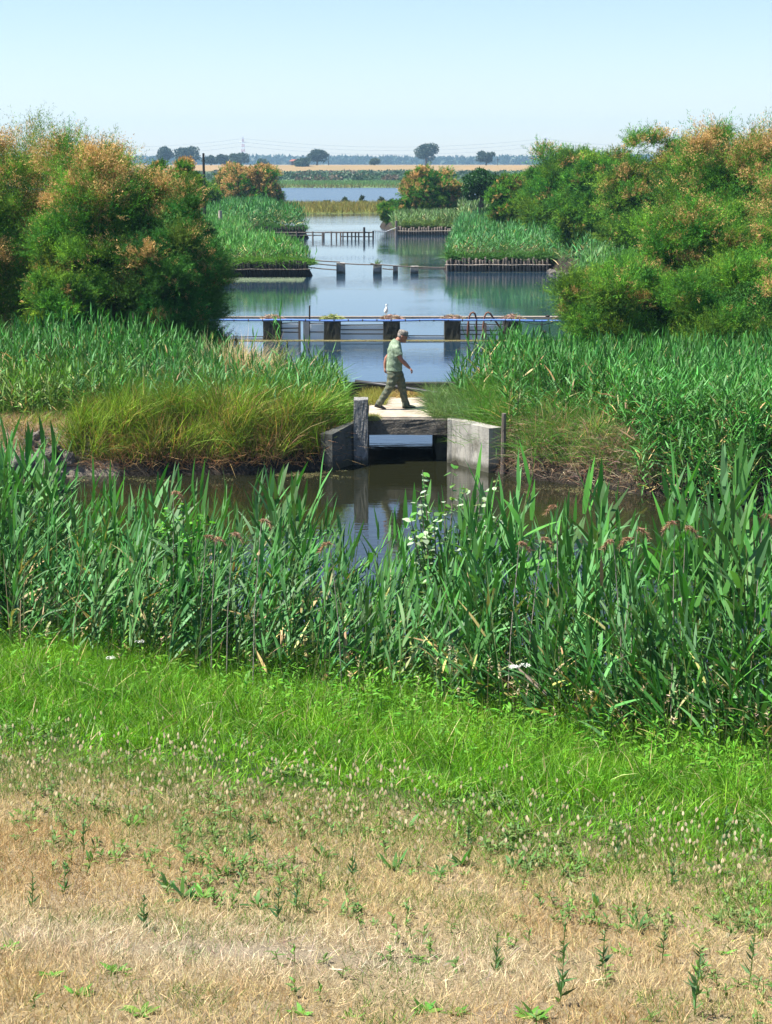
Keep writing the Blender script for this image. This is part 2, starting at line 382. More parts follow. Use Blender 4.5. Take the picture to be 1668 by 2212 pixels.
def reeds(geo, P, H, nleaf=11, leafL=.36, leafW=.026, lean=None, colr=REED_A, seg=4, stem=True, t0=.2, amt=.2, azb=None, dead=.1, up=1.0, bushy=0):
    n = len(P)
    if n == 0: return
    H = np.broadcast_to(np.asarray(H, float), (n,))
    if lean is None: lean = np.zeros((n, 2))
    la = np.concatenate([lean + R.normal(0, .08, (n, 2)) * np.where(R.random((n, 1)) < .12, 3.5, 1), np.zeros((n, 1))], 1)
    def sp(t): return P + np.array([0, 0, 1.]) * (H * t)[:, None] + la * (H * t ** 1.8)[:, None]
    if stem:
        for ang in (0, 2.1):
            side = np.tile(np.array([math.cos(ang), math.sin(ang), 0]), (n, 1))
            geo.ribbons(P, np.tile([0, 0, 1.], (n, 1)), side, H * .93, .0075 * max(1, leafW / .024), la * .9, [1, 1, .8, .5], vary((.12, .17, .05), n, .2))
    az0 = R.uniform(0, 2 * math.pi, n)
    if azb is not None: az0 = azb + R.normal(0, .6, n)
    pc = vary(colr, n, amt * .75, .11)
    for j in range(nleaf):
        t = np.clip(t0 + (1 - t0) * ((j + R.uniform(-.3, .3, n)) / (nleaf - 1)), .05, 1)
        o = sp(t)
        az = az0 + (j % 2) * math.pi * (.85 if azb is None else .35) + R.normal(0, .45, n)
        el = np.clip((.75 + .55 * t ** 3) * up + R.normal(0, .17, n), .1, 1.5)
        d = unit_az(az, el)
        tw = R.normal(0, .5, n)
        sd = np.stack([-np.sin(az), np.cos(az), np.zeros(n)], -1)
        upv = np.cross(sd, d)
        side = nrm(sd * np.cos(tw)[:, None] + upv * np.sin(tw)[:, None])
        Lf = leafL * R.uniform(.6, 1.15, n) * (.7 + .5 * np.sin(math.pi * np.clip(t, .15, .95)))
        droop = R.uniform(.0, .38, n) * (1 - .6 * t ** 4)
        bend = np.stack([np.cos(az) * droop * .5, np.sin(az) * droop * .5, -droop], -1)
        c = pc * np.exp(R.normal(0, amt * .5, (n, 1)))
        dm = (R.random(n) < dead * (2.2 - 2.2 * t))[:, None]
        c = np.where(dm, vary((.4, .33, .14), n, .2), c)
        geo.ribbons(o, d, side, Lf, leafW * R.uniform(.7, 1.2, n), bend, [.55, 1, .85, .5, .04] if seg == 4 else [.7, 1, .04], c)
def blades(geo, P, Lm, Wm, colr, spread=.35, bendm=.35, prof=(1, .8, .05), lean=(0, 0), amt=.22, hue=.1):
    n = len(P)
    az = R.uniform(0, 2 * math.pi, n); el = math.pi / 2 - np.abs(R.normal(0, spread, n))
    d = unit_az(az, el); d[:, 0] += lean[0]; d[:, 1] += lean[1]; d = nrm(d)
    a2 = az + R.normal(0, .8, n) + math.pi / 2
    side = nrm(np.cross(d, np.stack([np.cos(a2), np.sin(a2), R.uniform(-.3, .3, n)], -1)))
    bm = R.uniform(0, bendm, n)
    bend = np.stack([np.cos(az) * bm, np.sin(az) * bm, -bm * .7], -1)
    Lr = Lm * R.uniform(.5, 1.2, n)
    c = colr if isinstance(colr, np.ndarray) and colr.ndim == 2 else vary(colr, n, amt, hue)
    geo.ribbons(P, d, side, Lr, Wm * R.uniform(.7, 1.3, n), bend, list(prof), c)
    return Lr
def scatter(n, x0, x1, y0, y1, f=None):
    x = R.uniform(x0, x1, n); y = R.uniform(y0, y1, n)
    if f is not None:
        k = f(x, y) > R.random(n); x = x[k]; y = y[k]
    return x, y
def P3(x, y, dz=-.02): return np.stack([x, y, gz(x, y) + dz], -1)
def inview(x, y, mrg=.27): return (np.abs(x) < mrg * y + 1.2).astype(float)

# --- foreground dry turf
sl = lambda x, y: y + S_SK * x
g = Geo()
def f_dry(x, y):
    s = sl(x, y); e = 11.2 + (vnoise(x, y, 1.8, 50) - .5) * 2.2
    bare = np.clip(1.2 - np.hypot((x + .55) / .8, (y - 7.1) / .22) , 0, 1)
    e = e - .1 + np.clip(x, -4, 0) * .2; return inview(x, y, .25) * np.clip((e - s) / 1.3, 0, 1) * (.6 + .4 * (vnoise(x, y, .35, 60) > .44)) * (1 - .75 * bare)
x, y = scatter(560000, -4.2, 4.2, 5.6, 13.5, f_dry)
cn = vnoise(x, y, .7, 61)
dk = np.clip((vnoise(x, y, .9, 64) - .5) * 4, 0, 1)[:, None]
base = np.array([.54, .43, .21])[None] * (1 - cn[:, None] * .3) + cn[:, None] * .3 * np.array([.58, .47, .28])[None]
pale = np.clip(1.8 - np.hypot((x + .6) / 1.2, (y - 7.1) / .38), 0, 1)[:, None] * .8
base = base * (1 - pale) + pale * np.array([.62, .54, .38])
c = np.clip(base * np.exp(R.normal(0, .2, (len(x), 1))) * (1 + R.normal(0, .05, (len(x), 3))), 0, 1)
c = c * (1 - dk * .3 * np.array([.6, .9, 1.1]))
gm = (R.random(len(x)) < .05 + .35 * (vnoise(x, y, .45, 77) > .6) + np.clip((sl(x, y) - 8.2) / 3.5, 0, .6))[:, None]
c = np.where(gm, vary((.1, .19, .03), len(x), .3), c)
blades(g, P3(x, y), .085, .0032, c, .55, .5)
tag(g.build('dry_grass', M['dry']), 'short straw coloured dry grass covering the near slope', 'dry grass', kind='stuff')

# flattened straw and stubble around the bare patch
g = Geo()
x, y = scatter(1500, -2.0, .9, 6.3, 7.8, lambda x, y: np.clip(1.4 - np.hypot((x + .5) / 1.2, (y - 7.05) / .4), 0, 1))
blades(g, P3(x, y, 0), .11, .0035, (.6, .52, .38), 1.0, .15, lean=(.2, -.2), amt=.2)
tag(g.build('straw_stubble', M['dry']), 'pale flattened straw around the bare grey soil patch', 'straw', kind='stuff')

# --- green grass belt
g = Geo()
def f_green(x, y):
    s = sl(x, y); e = 8.8 - np.clip(x, 0, 2) * .15 + np.clip(x, -4, 0) * .2 + (vnoise(x, y, 1.1, 50) - .5) * 2.0
    return inview(x, y, .25) * np.clip((s - e) / 1.5, 0, 1) * (s < 20.2) * (.35 + .65 * vnoise(x, y, .5, 70))
x, y = scatter(330000, -6, 6, 7.5, 21.5, f_green)
s_ = sl(x, y)
cn = vnoise(x, y, .8, 71)[:, None]
base = np.array([.17, .35, .018]) * cn + (1 - cn) * np.array([.07, .22, .012])
c = np.clip(base * np.exp(R.normal(0, .25, (len(x), 1))) * (1 + R.normal(0, .1, (len(x), 3))), 0, 1)
gm = (R.random(len(x)) < .06)[:, None]; c = np.where(gm, vary((.45, .38, .2), len(x), .2), c)
hgt = np.interp(s_, [9, 11, 12.5, 16, 19], [.06, .16, .25, .34, .42]) * (.7 + .6 * vnoise(x, y, .6, 72))
hh_c = clump(x, y, .3, 33)
for q in range(4):
    k = np.floor(clump(x, y, .3, 34) * 3.99) == q
    blades(g, P3(x[k], y[k]), (hgt * (.65 + .7 * hh_c))[k], .0068, c[k] * (.8 + .13 * q), .42, .7, prof=(.8, 1, .65, .05), lean=(-.25 + .16 * q, .1 - .07 * q))
tag(g.build('green_grass', M['grass']), 'lush bright green grass belt below the reeds', 'grass', kind='stuff')

# hare's tail seed heads on thin stalks
g = Geo()
x, y = scatter(6500, -4.5, 4.5, 7.0, 14, lambda x, y: inview(x, y, .25) * np.exp(-((sl(x, y) - 9.6 - np.clip(x, -4, 0) * .2) / .95) ** 2) * (vnoise(x, y, .6, 80) > .4))
P = P3(x, y); n = len(x); H = R.uniform(.12, .26, n)
ln = R.normal(0, .18, (n, 2)); d = nrm(np.concatenate([ln, np.ones((n, 1))], 1))
sd = nrm(np.cross(d, np.tile([0, 1., 0], (n, 1))))
g.ribbons(P, d, sd, H, .002, np.zeros((n, 3)), [1, 1], vary((.3, .32, .12), n))
hd = P + d * H[:, None]
for a in (0, 1.05, 2.1):
    sdx = nrm(sd * math.cos(a) + np.cross(sd, d) * math.sin(a))
    g.ribbons(hd, d, sdx, .028, .016, np.zeros((n, 3)), [.4, 1, .8, .1], vary((.76, .69, .48), n, .1, .03))
tag(g.build('seed_heads', M['dry']), 'fluffy cream hare tail grass heads on thin stalks', 'grass heads', kind='stuff')

# low green herbs in the turf and at the foot of the reeds
def herb_mass(geo, x, y, H, nl, ll, lw, colr, el=.5, dz=0):
    n = len(x); P = P3(x, y, dz); H = np.broadcast_to(H, (n,))
    ln = R.normal(0, .15, (n, 3)); ln[:, 2] = 1; d0 = nrm(ln)
    geo.ribbons(P, d0, np.tile([1., 0, 0], (n, 1)), H, .005, np.zeros((n, 3)), [1, .6], vary((.1, .16, .03), n))
    for j in range(nl):
        t = (j + .5) / nl
        az = R.uniform(0, 6.28, n); e = el + R.normal(0, .3, n)
        d = unit_az(az, e); sd = nrm(np.stack([-np.sin(az), np.cos(az), R.normal(0, .3, n)], -1))
        bm = R.uniform(.1, .4, n)
        geo.ribbons(P + d0 * (H * t)[:, None], d, sd, ll * R.uniform(.6, 1.2, n), lw * R.uniform(.7, 1.2, n), np.stack([0 * bm, 0 * bm, -bm], -1), [.3, 1, .8, .08], vary(colr, n, .2))
g = Geo()
x, y = scatter(5200, -6, 6, 11.5, 22.5, lambda x, y: inview(x, y, .25) * np.clip((sl(x, y) - 12.4) / 2.5, 0, 1) * (sl(x, y) < 20.4) * np.clip(.4 + (x + 1.5) * .4, .3, 1) * (vnoise(x, y, .9, 83) > .4))
herb_mass(g, x, y, R.uniform(.2, .55, len(x)), 12, .085, .02, (.1, .26, .018), .45)
tag(g.build('leafy_herbs', M['grass']), 'bright green leafy herbs growing under the near reeds', 'herbs', kind='stuff')
g = Geo()
x, y = scatter(9500, -4, 4.5, 6, 12.5, lambda x, y: inview(x, y, .25) * ((vnoise(x, y, .5, 87) > .56) * .8 + .1) * np.clip((sl(x, y) - 6.6) / 2.5, .1, 1))
herb_mass(g, x, y, R.uniform(.02, .09, len(x)), 8, .05, .013, (.12, .21, .05), .6)
tag(g.build('low_weeds', M['grass']), 'small green weeds dotted through the dry turf', 'weeds', kind='stuff')

# --- front reed belt
def tall(x):            # crest of the belt seen against the water
    return np.interp(x, [-5, -4.2, -3.3, -2.4, -1.5, -.9, -.35, .1, .6, 1.2, 2, 2.7, 3.3, 4.2, 6], [2.4, 2.35, 2.0, 2.1, 2.3, 2.15, 1.62, 2.0, 2.05, 2.3, 2.3, 2.3, 2.8, 2.5, 2.5])
def f_reed(x, y):
    s = sl(x, y)
    gap = 1 - .42 * np.exp(-((x + .38) / .3) ** 2) * (s > 17)
    return inview(x, y, .25) * np.clip((s - np.interp(x, [0, 2], [16.1, 15.2])) / .8, 0, 1) * (s < 20.6) * gap
x, y = scatter(2350, -6, 6, 12.5, 23.5, f_reed)
s_ = sl(x, y)
H = tall(x) * np.interp(s_, [15.0, 16.8, 18.5, 20.6], [.45, .8, 1, 1.0]) * R.uniform(.56, 1.02, len(x))
order = np.argsort(y * 0 + (20.6 - H * 2) + y * .12)     # the ones that show largest first
n_ind = 270
def leanf(x): return np.stack([np.interp(x, [-4, 0, 1, 3.5], [.1, .03, -.05, -.16]), np.zeros(len(x))], -1)
def azf(x): return np.where(R.random(len(x)) < .6, np.where(x > .8, math.pi, 0), R.uniform(0, 6.28, len(x)))
rest = order[n_ind:]
g = Geo()
xr, yr = x[rest], y[rest]
cc = vary(REED_A, len(rest), .1, .05)
k = (R.random(len(rest)) < .3)[:, None]; cc = np.where(k, vary(REED_B, len(rest), .12), cc)
for q in range(3):
    sel = np.arange(len(rest)) % 3 == q
    reeds(g, P3(xr[sel], yr[sel]), H[rest][sel], 11, .46, .034, leanf(xr[sel]), [REED_A, REED_B, REED_A * .85][q], azb=azf(xr[sel]), up=1.06)
xs_, ys_ = scatter(1500, -6, 6, 12, 23, lambda x, y: f_reed(x, y) * (sl(x, y) < 19.4))
reeds(g, P3(xs_, ys_), R.uniform(.5, 1.15, len(xs_)), 8, .4, .03, leanf(xs_), REED_B, azb=azf(xs_), dead=.12)
# dead stalks between
xd, yd = scatter(420, -5, 5, 12.5, 22.5, f_reed)
dl = R.normal(0, .1, (len(xd), 3)); dl[:, 2] = 1
g.ribbons(P3(xd, yd), nrm(dl), np.tile([1., 0, 0], (len(xd), 1)), R.uniform(.5, 1.6, len(xd)), .009, R.normal(0, .05, (len(xd), 3)), [1, .9, .5], vary((.42, .33, .18), len(xd)))
tag(g.build('reed_bed', M['reed']), 'dense green reeds filling the belt behind the grass', 'reeds', kind='stuff')
protos = []
for q in range(9):
    g = Geo()
    hh = 2.2
    reeds(g, np.zeros((1, 3)), [hh], 13, .64, .056, np.array([[R.uniform(-.02, .06), 0]]), REED_A if q % 3 else REED_B * 1.15, azb=np.array([0.]) if q % 2 else None, up=1.08, dead=.03)
    protos.append(g.build('reed', M['reed']))
for i, o_ in enumerate(order[:n_ind]):
    if i < len(protos): o = protos[i]
    else:
        o = protos[int(R.integers(len(protos)))].copy(); col.objects.link(o)
    xx, yy = float(x[o_]), float(y[o_])
    o.location = (xx, yy, float(gz(xx, yy)) - .02)
    k = float(H[o_]) / 2.2
    o.scale = (k, k, k); o.rotation_euler = (R.normal(0, .05), R.normal(-.04 if xx > .8 else .03, .06), (math.pi if xx > .8 and R.random() < .75 else 0) + R.normal(0, .7))
    tag(o, 'tall green reed with long pointed leaves in the near belt', 'reed', 'tall green reeds between the grass and the canal')

# dry brown reed plumes
def plume_stem(px, py, Ht, dist, hook=1, n_=0):
    xx = at(px, dist, 1); yy = dist
    top = zat(py, dist)
    z0 = float(gz(xx, yy))
    hh = max(top - z0, .5)
    t = empty('dry_reed', (xx, yy, z0), 'last year\'s straw coloured reed stalk with a nodding brown plume', 'dry reed', 'old reed stalks with brown plumes among the near reeds', rz=0)
    lx = R.uniform(.03, .15) * hook
    MB().tube([(0, 0, 0), (lx * .3, 0, hh * .5), (lx, 0, hh)], [.006, .005, .003], 5).build('stalk', M['wood_pale'], t)
    g = Geo(); n = 160
    u = R.random(n)
    o = np.stack([lx + hook * .1 * u ** 1.5, R.normal(0, .01, n), hh - .02 + .1 * u - .18 * u ** 2.2], -1)
    az = R.uniform(0, 6.28, n); d = nrm(unit_az(az, R.uniform(-.9, .4, n)) + np.array([hook * .5, 0, -.3]))
    g.tris(o, d, nrm(np.cross(d, R.normal(0, 1, (n, 3)))), R.uniform(.03, .07, n), .009, vary((.3, .19, .11), n, .25))
    g.build('plume', M['dry'], t)
for px, py, dist, hk in ((430, 1155, 17.5, 1), (455, 1160, 17.2, 1), (488, 1150, 17.0, 1), (545, 1120, 16.8, 1), (375, 1060, 18.6, 1), (1095, 1170, 15.8, 1), (1135, 1160, 15.9, 1), (1335, 1140, 15.6, 1), (1347, 1165, 15.5, -1), (1365, 1160, 15.6, -1), (1450, 1125, 15.2, -1), (1460, 1135, 15.3, 1), (740, 1170, 16.6, -1), (1615, 1110, 15.2, 1), (1210, 1090, 16, -1)):
    plume_stem(px, py, 0, dist, hk)

# yellow-cream grass panicles and tall grasses between reeds
g = Geo()
xp, yp = scatter(420, -4.5, 4.5, 12, 19, lambda x, y: inview(x, y, .25) * (sl(x, y) > 14.6) * (sl(x, y) < 17.8) * np.clip(.35 + x * .2, .12, 1))
n = len(xp); P = P3(xp, yp); d = nrm(np.concatenate([R.normal(0, .12, (n, 2)), np.ones((n, 1))], 1)); Hh = R.uniform(.4, .85, n)
g.ribbons(P, d, np.tile([1., 0, 0], (n, 1)), Hh, .004, np.zeros((n, 3)), [1, .6], vary((.35, .32, .14), n))
for k in range(9):
    u = R.random(n); o = P + d * (Hh * (1 - .16 * u))[:, None]
    dd_ = nrm(unit_az(R.uniform(0, 6.28, n), R.uniform(-.2, 1, n)))
    g.tris(o, dd_, nrm(np.cross(dd_, R.normal(0, 1, (n, 3)))), .035, .012, vary((.58, .48, .28), n, .15))
tag(g.build('grass_panicles', M['dry']), 'cream seed panicles of tall grass poking through the reed foot', 'grass panicles', kind='stuff')

# white umbels
def umbel(px, py, dist):
    xx = at(px, dist, .5); z0 = float(gz(xx, dist)); hh = max(zat(py, dist) - z0, .2)
    t = empty('umbel_flower', (xx, dist, z0), 'flat white flower umbel on a thin green stalk', 'flower', 'white umbels at the foot of the reeds')
    MB().tube([(0, 0, 0), (.01, 0, hh)], [.004, .003], 5).build('stalk', M['stalk'], t)
    g = Geo(); n = 90; a = R.uniform(0, 6.28, n); r = .055 * np.sqrt(R.random(n))
    o = np.stack([.01 + r * np.cos(a), r * np.sin(a), hh + R.uniform(-.004, .008, n)], -1); b = R.uniform(0, 6.28, n)
    g.tris(o, unit_az(b, R.uniform(0, .5, n)), unit_az(b + 1.57, np.zeros(n)), .012, .012, vary((.8, .8, .76), n, .05, .01))
    g.build('flower_head', M['dry'], t)
M['stalk'] = surf('green_stalk', (.09, .16, .04), (.12, .2, .05), 5, .7, 0)
for q in ((1128, 1437, 15.2), (240, 1422, 17.4), (303, 1386, 17.6), (1105, 1441, 15.3)): umbel(*q)

# white-backed poplar sapling rising from the reeds
def sapling(px, base_d, tops, label, silver=.5, name='poplar_sapling', leafc=(.09, .22, .04)):
    xx = at(px, base_d, .3); z0 = max(float(gz(xx, base_d)), -.1)
    t = empty(name, (xx, base_d, z0), label, 'sapling')
    mb = MB(); g = Geo()
    for tx, ty, dd_ in tops:
        X = at(tx, base_d + dd_, 1.5) - xx; Z = zat(ty, base_d + dd_) - z0
        pts = [(0, 0, 0), (X * .35, dd_ * .4, Z * .45), (X * .8, dd_ * .8, Z * .8), (X, dd_, Z)]
        mb.tube(pts, [.016, .011, .008, .003], 5)
        n = 60; u = R.uniform(.25, 1, n)
        pp = np.array(pts); o = np.stack([np.interp(u, [0, .45, .8, 1], pp[:, k]) for k in range(3)], -1) + R.normal(0, .05, (n, 3)) * (1.3 - u)[:, None]
        az = R.uniform(0, 6.28, n); d = unit_az(az, R.uniform(-.4, .6, n)); sd = nrm(np.cross(d, R.normal(0, .35, (n, 3)) + np.array([0, 0, 1.])))
        c = vary(leafc, n, .2); sv = (R.random(n) < silver * (.4 + .8 * (u > .7)))[:, None]
        c = np.where(sv, vary((.36, .45, .3), n, .15, .03), c)
        g.ribbons(o, d, sd, R.uniform(.06, .105, n), R.uniform(.045, .075, n), np.tile([0, 0, -.15], (n, 1)), [.25, .95, .85, .1], c)
    mb.build('stem', M['wood'], t); g.build('leaves', M['grass'], t)
sapling(960, 18.3, [(978, 1010, .3), (912, 1015, .2), (905, 1060, -.1), (935, 1100, -.2), (960, 1080, .1), (1000, 1060, .2), (1072, 1030, .3), (1040, 1075, 0), (885, 1110, 0), (1075, 1110, .1), (920, 1150, -.2), (1010, 1120, -.1), (970, 1140, -.2), (900, 1080, .2)], 'leafy sapling with pale silvery leaves rising from the reeds before the culvert', .42)
sapling(395, 18.8, [(360, 1100, .1), (400, 1090, 0), (440, 1100, .1), (420, 1120, -.1), (380, 1125, .1), (345, 1130, 0), (455, 1130, .1)], 'small bright green bramble bush amid the left reeds', 0, 'bramble_bush', (.1, .3, .03))

# individual broad-leaved weeds in the turf
def weed(px, py, kind, k=1.0, label=None, grp=None):
    zz = 2.3
    for _ in range(6):
        p = W(px, py, zz); zz = float(gz(p.x, p.y))
    g = Geo()
    if kind == 'dock':       # long upright strap leaves
        n = int(9 * k + 4); az = R.uniform(0, 6.28, n); d = unit_az(az, R.uniform(.5, 1.25, n))
        sd = nrm(np.stack([-np.sin(az), np.cos(az), R.normal(0, .4, n)], -1))
        g.ribbons(R.normal(0, .008, (n, 3)) * [1, 1, 0], d, sd, R.uniform(.07, .2, n) * k, .024 * k, np.stack([np.zeros(n), np.zeros(n), -R.uniform(.05, .5, n)], -1), [.3, .9, 1, .7, .06], vary((.07, .18, .04), n, .2))
        nm = 'dock_plant'; lb = 'clump of long upright strap leaves in the dry turf'; gp = 'dock clumps in the near turf'
    elif kind == 'ros':      # flat bright rosette
        n = int(14 * k + 4); az = R.uniform(0, 6.28, n); d = unit_az(az, R.uniform(.1, .7, n))
        sd = nrm(np.stack([-np.sin(az), np.cos(az), R.normal(0, .25, n)], -1))
        g.ribbons(R.normal(0, .008, (n, 3)) * [1, 1, .2], d, sd, R.uniform(.04, .1, n) * k * .85, .022 * k, np.stack([np.zeros(n), np.zeros(n), -R.uniform(0, .3, n)], -1), [.25, .7, 1, .6, .06], vary((.1, .24, .03), n, .25))
        nm = 'leaf_rosette'; lb = 'low bright green leaf rosette in the dry turf'; gp = 'leaf rosettes in the near turf'
    else:                    # tall thin branching stalk
        hh = .2 * k; k = k * .7
        g.ribbons(np.zeros((1, 3)), np.array([[.05, 0, 1.]]), np.array([[1., 0, 0]]), hh, .006, np.zeros((1, 3)), [1, .5], vary((.1, .17, .04), 1))
        n = 26; u = R.random(n) ** .8; az = R.uniform(0, 6.28, n); d = unit_az(az, R.uniform(.3, 1.2, n)); sd = nrm(np.cross(d, R.normal(0, 1, (n, 3))))
        o = np.stack([.05 * hh * u, 0 * u, hh * u], -1)
        g.ribbons(o, d, sd, (.1 - .07 * u) * k, (.02 - .012 * u) * k, np.zeros((n, 3)), [.3, 1, .5, .05], vary((.08, .17, .06), n, .2))
        nm = 'stalk_weed'; lb = 'upright branching grey green weed stalk in the dry turf'; gp = 'weed stalks in the near turf'
    o = g.build(nm, M['grass']); o.location = (p.x, p.y, zz - .005)
    tag(o, label or lb, 'weed', None if label else gp)
for q in ((480, 1890, 'dock', .9), (400, 1945, 'dock', .95), (365, 1925, 'dock', .9), (1110, 1880, 'dock', 1.0), (1135, 1870, 'dock', .9), (880, 1790, 'dock', .9), (950, 1890, 'dock', .8),
          (1000, 1870, 'dock', 1.0), (1560, 1890, 'dock', .9), (700, 1850, 'dock', .9), (560, 1960, 'dock', .8), (1290, 1960, 'dock', .8), (850, 1880, 'dock', .9), (200, 1860, 'dock', .7), (1380, 2010, 'dock', .8),
          (440, 1940, 'ros', 1.2), (250, 2100, 'ros', 1), (170, 2150, 'ros', 1.1), (110, 2110, 'ros', .9), (900, 2080, 'ros', .8), (1150, 2200, 'ros', 1.3), (920, 2185, 'ros', 1.2), (985, 2190, 'ros', 1), (20, 2050, 'ros', 1), (650, 2190, 'ros', 1),
          (300, 2190, 'ros', 1.1), (1640, 1980, 'ros', 1.2), (1560, 2060, 'ros', .9), (1350, 2060, 'ros', 1), (290, 1780, 'ros', 1.2), (50, 1760, 'ros', 1.1), (1200, 1960, 'ros', .9), (760, 2200, 'ros', .8),
          (600, 1990, 'tall', 1.0), (1210, 2170, 'tall', 1.3), (1215, 2080, 'tall', 1), (1500, 2195, 'tall', 1.5), (1330, 1860, 'tall', 1.2), (180, 1840, 'tall', .9), (640, 1970, 'tall', 1), (1010, 1830, 'tall', 1), (1430, 2080, 'tall', .9),
          (1560, 1830, 'tall', 1.3), (310, 2010, 'tall', .9), (1300, 2100, 'tall', 1.1), (1070, 2100, 'tall', .9), (760, 1900, 'tall', 1.0), (140, 1930, 'tall', .9), (1620, 2120, 'tall', 1.2), (540, 1830, 'tall', 1), (1450, 1920, 'tall', 1.1), (70, 1960, 'tall', .9)):
    weed(*q)

# ------------------------------------------------------------------ strip vegetation (both sides of the culvert)
def onland(x, y, lo=.1): return (gz(x, y) > lo).astype(float)
# left: yellow-green drooping grass along the front, reeds behind
g = Geo()
x, y = scatter(110000, -9.6, -.8, 33.3, 40.6, lambda x, y: onland(x, y, .25) * np.where(y < 36.5, np.where(x < -6.3, .12, 1), .45))
s_ = (y - 33.5)
cn = vnoise(x, y, .8, 90)[:, None]; front = np.clip((36 - y) / 2, 0, 1)[:, None]
base = np.array([.085, .24, .025]) * (1 - cn * .6) + cn * .6 * np.array([.15, .28, .03])
base = base * (1 - front * .35) + front * .35 * np.array([.27, .25, .04])
c = np.clip(base * np.exp(R.normal(0, .35, (len(x), 1))) * (1 + R.normal(0, .09, (len(x), 3))), 0, 1)
br = (R.random(len(x)) < .06 + .22 * front[:, 0] * (vnoise(x, y, .5, 93) > .45))[:, None]; c = np.where(br, vary((.4, .27, .11), len(x), .2), c)
L_ = np.interp(x, [-9.6, -6.6, -6, -3, -1.6, -.8], [.3, .35, .75, .85, .8, .4]) * (.55 + .9 * clump(x, y, .42, 95))
for q in range(5):
    k = np.floor(clump(x, y, .42, 96) * 4.99) == q
    blades(g, P3(x[k], y[k]), L_[k], .013, c[k] * (.75 + .12 * q), .2, .6, prof=(.7, 1, .7, .06), lean=(-.35 + .2 * q, -.2))
tag(g.build('bank_grass', M['grass']), 'long yellow green grass drooping over the left canal bank', 'grass', kind='stuff')
g = Geo()
x, y = scatter(9000, -9.6, -6.0, 33.3, 35.2, lambda x, y: onland(x, y, .1) * (vnoise(x, y, .4, 97) > .38))
blades(g, P3(x, y), .3, .008, (.44, .33, .18), .8, .8, lean=(.25, -.5))
x = R.normal(-3.45, .28, 1500); y = R.normal(38.3, .25, 1500); blades(g, P3(x, y), 1.5, .014, (.66, .52, .3), .4, .5, lean=(.3, 0)); x = R.normal(-4.7, .5, 1500); y = R.normal(37.6, .25, 1500); blades(g, P3(x, y), .95, .012, (.56, .4, .26), .3, .5)
x, y = scatter(7000, -5.9, -.9, 33.3, 34.8, lambda x, y: onland(x, y, .1)); blades(g, P3(x, y), .5, .009, (.36, .22, .1), .5, .9, lean=(0, -.3))
tag(g.build('withered_grass', M['dry']), 'withered straw tufts on the left bank and its clay edge', 'dry grass', kind='stuff')
g = Geo()
x, y = scatter(2100, -10.5, -.9, 36.0, 40.8, lambda x, y: onland(x, y, .2) * np.where(x > -3.2, .3, 1) * np.where((y < 37.5), .45, 1))
H = np.interp(x, [-10, -7, -5, -4.2, -3.6, -2.6, -.9], [1.4, 1.6, 1.4, 1.15, 1.0, .9, .75]) * R.uniform(.65, 1.1, len(x))
reeds(g, P3(x, y), H, 9, .42, .03, None, REED_B * 1.05, seg=2, amt=.3)
x, y = scatter(260, -6.6, -1.1, 34.6, 37.2); reeds(g, P3(x, y), R.uniform(.7, 1.25, len(x)), 9, .36, .028, None, REED_A, seg=2)
x = np.array([-2.4, -2.5, -2.3, -2.9, -3.6, -4.6, -1.75, -1.5]); y = np.full(8, 38.2); reeds(g, P3(x, y), np.array([2.05, 1.8, 1.7, 1.5, 1.6, 1.7, 1.35, 1.2]), 12, .42, .03, None, REED_A)
x, y = scatter(500, -10.5, -5.5, 34.8, 37.5); reeds(g, P3(x, y), R.uniform(.7, 1.1, len(x)), 9, .36, .032, None, REED_Y, seg=2)
tag(g.build('reed_bed', M['reed']), 'green reeds along the back of the left bank below the tamarisk', 'reeds', kind='stuff')
# right
g = Geo()
x, y = scatter(90000, 1.15, 10.5, 30.2, 40.6, lambda x, y: onland(x, y, .25) * np.where(x < 5, 1, .12) * (sdist(x, y, RIGHT) > .12))
cn = vnoise(x, y, .8, 190)[:, None]
base = np.array([.075, .22, .03]) * (1 - cn * .6) + cn * .6 * np.array([.15, .26, .05])
c = np.clip(base * np.exp(R.normal(0, .22, (len(x), 1))) * (1 + R.normal(0, .07, (len(x), 3))), 0, 1)
br = (R.random(len(x)) < .05 + .22 * np.exp(-((x - 3.9) / .8) ** 2) * (y < 34.8))[:, None]; c = np.where(br, vary((.42, .31, .17), len(x), .2), c)
blades(g, P3(x, y), np.interp(x, [1.1, 1.6, 2.6, 5], [.42, .6, .7, .55]) * (.55 + .9 * clump(x, y, .42, 195)), .012, c, .4, .95, prof=(.7, 1, .7, .06), lean=(-.12, -.22))
tag(g.build('bank_grass', M['grass']), 'grey green grass hanging over the right end of the concrete slab', 'grass', kind='stuff')
g = Geo()
x, y = scatter(3400, 1.6, 11, 33.6, 41, lambda x, y: onland(x, y, .2) * np.where((y < 36) & (x < 4.6), .22, 1) * np.where(x < 2.4, .45 * (y > 37.5), 1))
H = np.interp(x, [1.6, 2.2, 3, 4.5, 7, 11], [.9, 1.3, 1.42, 1.1, 1.12, 1.25]) * R.uniform(.65, 1.08, len(x))
reeds(g, P3(x, y), H, 10, .4, .03, None, REED_B * 1.1, seg=2, amt=.28)
x, y = scatter(2600, 4.2, 11, 29.8, 35, lambda x, y: (sdist(x, y, RIGHT) > -.25) * np.clip((x - 4.4 + (y - 32) * .1) * 2, 0, 1))
P = P3(x, y); P[:, 2] = np.maximum(P[:, 2], -.05)
reeds(g, P, R.uniform(.8, 1.35, len(x)), 13, .34, .03, None, REED_B * 1.25, seg=2, amt=.3, t0=.05, up=.8)
tag(g.build('reed_bed', M['reed']), 'dense leafy reeds covering the right canal bank down to the water', 'reeds', kind='stuff')
g = Geo()
